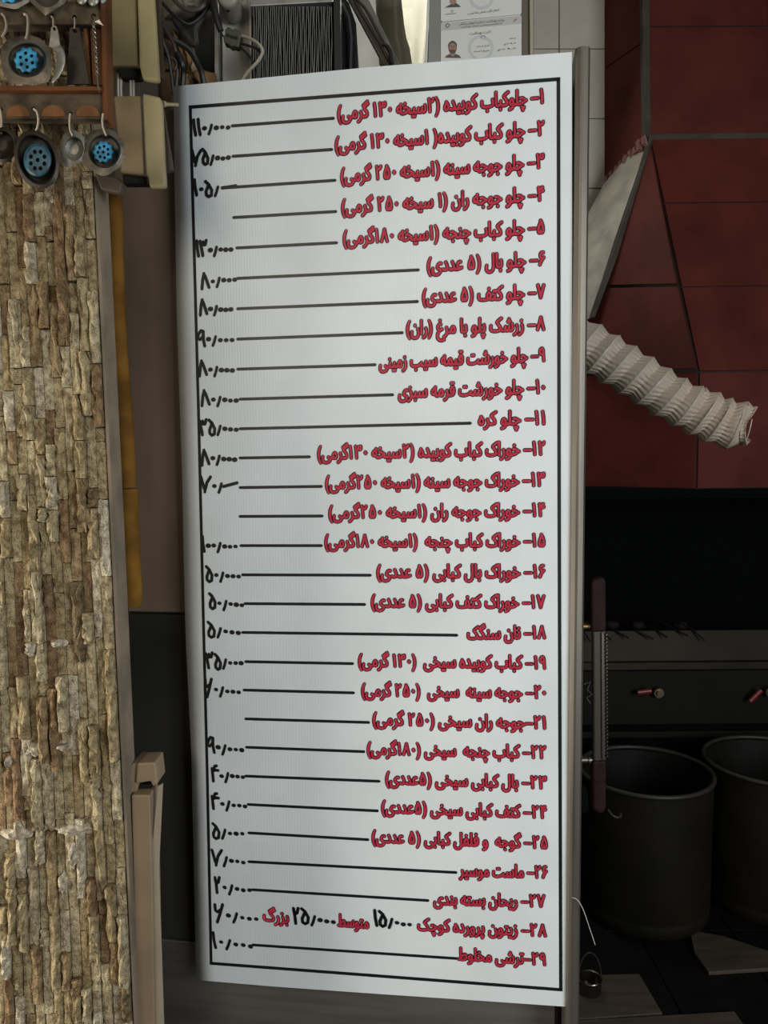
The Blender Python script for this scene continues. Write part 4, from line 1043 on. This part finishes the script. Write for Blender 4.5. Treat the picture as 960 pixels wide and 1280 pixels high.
# ------------------------------------------------------------------ grill counter
GY = 2.91
gr = thing('grill', 'long stainless gas grill counter under the hood', 'grill', P(900, zpx(0, 900, GY), GY + .2))
M_gs = mat('grill_steel', (.030, .023, .015), .65, .1, spec=.2, var=.35, scale=3, bump=.05, bscale=10)
M_gp = mat('grill_panel', (.009, .0078, .006), .65, 0, spec=.12, var=.2, scale=4)
zl = P(900, 826, GY).z; zh = P(900, 788, GY + .03).z
x0_, x1_ = P(640, 800, GY).x, 2.28
def gbox(name, xa, xb, ya, yb, za, zb, m, parent=None, bev=.003):
    return MB().box(((xa + xb) / 2, (ya + yb) / 2, (za + zb) / 2), ((xb - xa) / 2, (yb - ya) / 2, (zb - za) / 2)).build(name, m, parent=parent or gr, bevel=bev)
mb = MB()
a, b_ = Vector((x0_, GY - .0, zl)), Vector((x1_, GY - .0, zl)); c_, d_ = Vector((x1_, GY + .03, zh)), Vector((x0_, GY + .03, zh))
mb.prism([a, b_, c_, d_], [p + Vector((0, .012, 0)) for p in (a, b_, c_, d_)]); mb.build('sloped_lip', M_gs, parent=gr)
gbox('ledge', x0_, x1_, GY - .03, GY + .04, P(900, 837, GY - .03).z, P(900, 828, GY - .03).z, M_gs)
pz0, pz1 = P(850, 905, GY).z, P(850, 838, GY).z
gbox('control_panel', x0_, x1_, GY - .005, GY + .02, pz0, pz1, M_gp)
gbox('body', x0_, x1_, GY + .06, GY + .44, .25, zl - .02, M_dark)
gbox('lower_rail', x0_, x1_, GY + .03, GY + .06, P(850, 926, GY).z, P(850, 918, GY).z, M_gp)
for x_ in (x0_ + .05, 1.15, x1_ - .06):
    gbox('leg', x_ - .02, x_ + .02, GY + .08, GY + .12, .008, .25, M_gp)
M_rh = mat('red_handle', (.16, .010, .007), .4)
for (kx, ky, hx, hy) in ((820, 863, 797, 866), (958, 862, 938, 877)):
    c0 = P(kx, ky, GY - .004)
    v = MB().tube([c0, c0 + Vector((0, -.035, 0))], .018, 16).tube([c0 + Vector((0, -.035, 0)), c0 + Vector((0, -.045, 0))], .011, 12).build('gas_valve', mat('valve_metal', (.20, .16, .10), .35, .9), parent=gr)
    e0 = P(kx - 6, ky + 1, GY - .045); e1 = P(hx, hy, GY - .045)
    MB().tube([e0, e1], .0095, 8, flat=.6).build('valve_handle', M_rh, parent=v)
# skewers lying over the lip
M_sk = mat('black_skewer', (.004, .0035, .003), .7)
SKN = ['black skewer tip on the grill lip, between sign edge and door handle'] + ['black skewer tip on the grill lip, %s to the right of the door handle' % w_ for w_ in ('nearest', 'second', 'third', 'fourth', 'fifth')] + ['long black skewer tip furthest right of the seven on the grill lip']
for (xa, ya, xb, yb_) in ((729, 788, 738, 802), (752, 790, 764, 800), (770, 789, 786, 798), (796, 789, 817, 799), (822, 789, 834, 797), (846, 788, 860, 795), (866, 787, 881, 801)):
    a = P(xb, yb_, GY - .012); c_ = P(xa, ya, GY + .02); d_ = c_ + (c_ - a) * .3 + Vector((-.03, .28, .005))
    nth_ = SKN.pop(0)
    tag(MB().tube([a, c_, d_], .0035, 6).build('skewer', M_sk), nth_, 'skewer', 'skewers on the grill')
for (x, y, w_) in ((765, 778, 9), (798, 779, 8), (850, 779, 8)):
    a = P(x - w_, y + 8, GY + .12)
    mb = MB(); mb.lathe([(0, 0), (.022, .002), (.028, .012), (.022, .024), (0, .028)], P(x, y + 7, GY + .14), 14)
    tag(mb.build('ember', mat('dark_red_charcoal', (.012, .003, .003), .9, bump=.5)), {765: 'dull reddish lump on the grill bed beside the door handle', 798: 'dull reddish lump on the grill bed, middle of three', 850: 'dull reddish lump on the grill bed, rightmost of three'}[x], 'charcoal', 'lumps on the grill bed')

# ------------------------------------------------------------------ pots
M_pot = mat('sooty_dim_pot', (.0095, .0078, .0042), .6, 0, spec=.16, var=.3, scale=5, bump=.12, bscale=14)  # darker than soot alone: the dim kitchen is put into the colour
M_rim = mat('pot_rim', (.04, .035, .028), .5, .3, var=.2, scale=10)
M_pin = mat('pot_inside', (.007, .0065, .005), .6, .1, spec=.25, var=.3, scale=8)
def pot(label, cx, cy, r, h):
    t = thing('stock_pot', label, 'pot', (cx, cy, .008), 'tall pots on the floor')
    z0 = .009
    MB().lathe([(0, z0), (r * .90, z0), (r * .97, z0 + .015), (r * .985, z0 + .05), (r * .975, z0 + .055), (r * .985, z0 + .06), (r * .99, h * .6), (r, h - .01)], (cx, cy, 0), 64).build('wall', M_pot, parent=t)
    MB().lathe([(r - .004, h - .01), (r - .008, h * .5), (r * .95, .03), (0, .03)], (cx, cy, 0), 64).build('inside', M_pin, parent=t)
    pts = [Vector((cx + r * math.cos(2 * PI * k / 64), cy + r * math.sin(2 * PI * k / 64), h)) for k in range(64)]
    MB().tube(pts, .0075, 8, closed=True).build('rim', M_rim, parent=t)
    return t
def hatz(px, py, Y): return P(px, py, Y).z
PYC = 2.585
pc_ = P(807, 963, PYC); hp = pc_.z
pt = pot('tall dark stock pot nearer the sign', pc_.x, PYC, .212, hp)
p2 = P(966, 950, 2.64)
pt2 = pot('tall dark stock pot cut by the right edge of the frame', p2.x, 2.64, .220, p2.z)
MB().tube([P(760, 1012, PYC - .215), P(765, 1019, PYC - .225), P(771, 1022, PYC - .23), P(776, 1021, PYC - .225), P(776, 1017, PYC - .215)], .004, 8).build('hook_handle', M_rim, parent=pt)

# ------------------------------------------------------------------ flexible duct
M_duct = bpy.data.materials.new('white_film_duct'); M_duct.use_nodes = True
b = M_duct.node_tree.nodes['Principled BSDF']; b.inputs['Base Color'].default_value = (.42, .345, .27, 1); b.inputs['Roughness'].default_value = .5
DY0, DY1 = 2.12, 2.02
ctr = [(598, 352), (645, 380), (690, 408), (735, 433), (770, 454), (805, 476), (840, 498), (875, 515), (905, 528), (936, 533)]
def duct_c(t):
    x = t * (len(ctr) - 1); i = min(int(x), len(ctr) - 2); f = x - i
    p0, p1, p2_, p3 = ctr[max(i - 1, 0)], ctr[i], ctr[i + 1], ctr[min(i + 2, len(ctr) - 1)]
    g = lambda a, b_, c_, d_: .5 * (2 * b_ + (c_ - a) * f + (2 * a - 5 * b_ + 4 * c_ - d_) * f * f + (3 * b_ - a - 3 * c_ + d_) * f ** 3)
    return P(g(p0[0], p1[0], p2_[0], p3[0]), g(p0[1], p1[1], p2_[1], p3[1]), DY0 + (DY1 - DY0) * t)
NA, NL = 300, 120
turns = 14.8
mb = MB(); vs = []; fs = []
rnd = random.Random(5)
for i in range(NA + 1):
    t = i / NA; cpt = duct_c(t); tg = (duct_c(min(t + .01, 1)) - duct_c(max(t - .01, 0))).normalized()
    e1 = tg.cross(Vector((0, 1, 0))).normalized(); e2 = tg.cross(e1)
    for k in range(NL):
        a = 2 * PI * k / NL
        ph = (t * turns + a / (2 * PI)) % 1.0
        ridge = 1 - abs(2 * ph - 1)                       # 1 in mid fold
        env = .0645 - .006 * t - (.012 * max(0, t - .92) / .08)
        crinkle = .0052 * (abs(math.sin(a * 13 + ph * 2.2 + 1.5 * math.sin(t * 40))) - .5) * (.3 + .7 * ridge)
        rad = env - .0135 * (ridge ** .8) + crinkle * (1 if ridge > .08 else .2)
        if t > .95: rad += .006 * math.sin(a * 3 + 1)
        squash = 1 + .08 * math.sin(a * 2 + 1) * (t > .75)
        shift = tg * (.010 * math.sin(a * 2 + 1.2) * max(0, t - .85) / .15)
        vs.append(cpt + (e1 * math.cos(a) + e2 * math.sin(a)) * rad * squash + shift)
for i in range(NA):
    for k in range(NL):
        l = (k + 1) % NL; fs.append((i * NL + k, i * NL + l, (i + 1) * NL + l, (i + 1) * NL + k))
mb.add(vs, fs, 0, True)
dk = thing('flexible_duct', 'white crinkled spiral duct hanging in front of the maroon tiles', 'duct', duct_c(.5))
do = mb.build('film_sleeve', M_duct, parent=dk)
md = do.modifiers.new('thick', 'SOLIDIFY'); md.thickness = .0012
pts = []
for i in range(660):
    t = i / 659; cpt = duct_c(t); tg = (duct_c(min(t + .01, 1)) - duct_c(max(t - .01, 0))).normalized()
    e1 = tg.cross(Vector((0, 1, 0))).normalized(); e2 = tg.cross(e1)
    a = -2 * PI * t * turns
    pts.append(cpt + (e1 * math.cos(a) + e2 * math.sin(a)) * (.0650 - .006 * t - (.012 * max(0, t - .92) / .08)))
MB().tube(pts, .0013, 5).build('spiral_wire', mat('duct_wire', (.48, .44, .38), .4), parent=dk)

# ------------------------------------------------------------------ things on the floor
M_bd = mat('beige_board', (.060, .044, .030), .6, var=.25, scale=6, stretch=(1, 6, 1), bump=.1, bscale=30)
def board(label, pts, z=.02, th=.011):
    q = [PF(x, y, z) for x, y in pts]
    return tag(MB().prism(q, [p - Vector((0, 0, th)) for p in q]).build('floor_board', M_bd, bevel=.0015), label, 'board')
board('beige board on the floor in front of the nearer pot', [(715, 1219), (799, 1217), (828, 1266), (735, 1273), (715, 1273)])
board('beige board along the bottom edge of the frame, nearest the viewer', [(720, 1275), (742, 1274), (918, 1264), (938, 1292), (965, 1330), (720, 1330)], .021)
board('beige board between and behind the two pots', [(862, 1162), (905, 1170), (1010, 1205), (1010, 1207), (886, 1215), (868, 1190)], .0195)
# small chrome tin with a wire bail
zt_ = .008
cp = PF(737, 1240, .02)
tn = thing('small_tin', 'small shiny metal cup with wire bail beside the cabinet foot', 'cup', (cp.x, cp.y, .0215))
MB().lathe([(0, .0225), (.030, .0225), (.032, .026), (.033, .060), (.0345, .062), (.0335, .064), (.030, .062), (.029, .030), (0, .028)], (cp.x, cp.y, 0), 28).build('cup_body', M_chrome, parent=tn)
MB().tube([Vector((cp.x + .032 * math.cos(a), cp.y, .062 + .075 * math.sin(a))) for a in [PI * k / 14 for k in range(15)]], .0018, 6).build('bail', M_chrome, parent=tn)
# loose white thread at the edge of the sign
th_ = [bpl(-.002 + dx, 0, .012) for dx in (0,)]
cable('loose white thread hanging from the right edge of the sign', [(715, 1122, 1.285), (722, 1125, 1.28), (729, 1137, 1.28), (737, 1160, 1.285), (744, 1181, 1.29)], .0005, mat('white_thread', (.6, .57, .5), .6), 'thread')
for o in bpy.data.objects:
    if o.name == 'thread': o['category'] = 'thread'
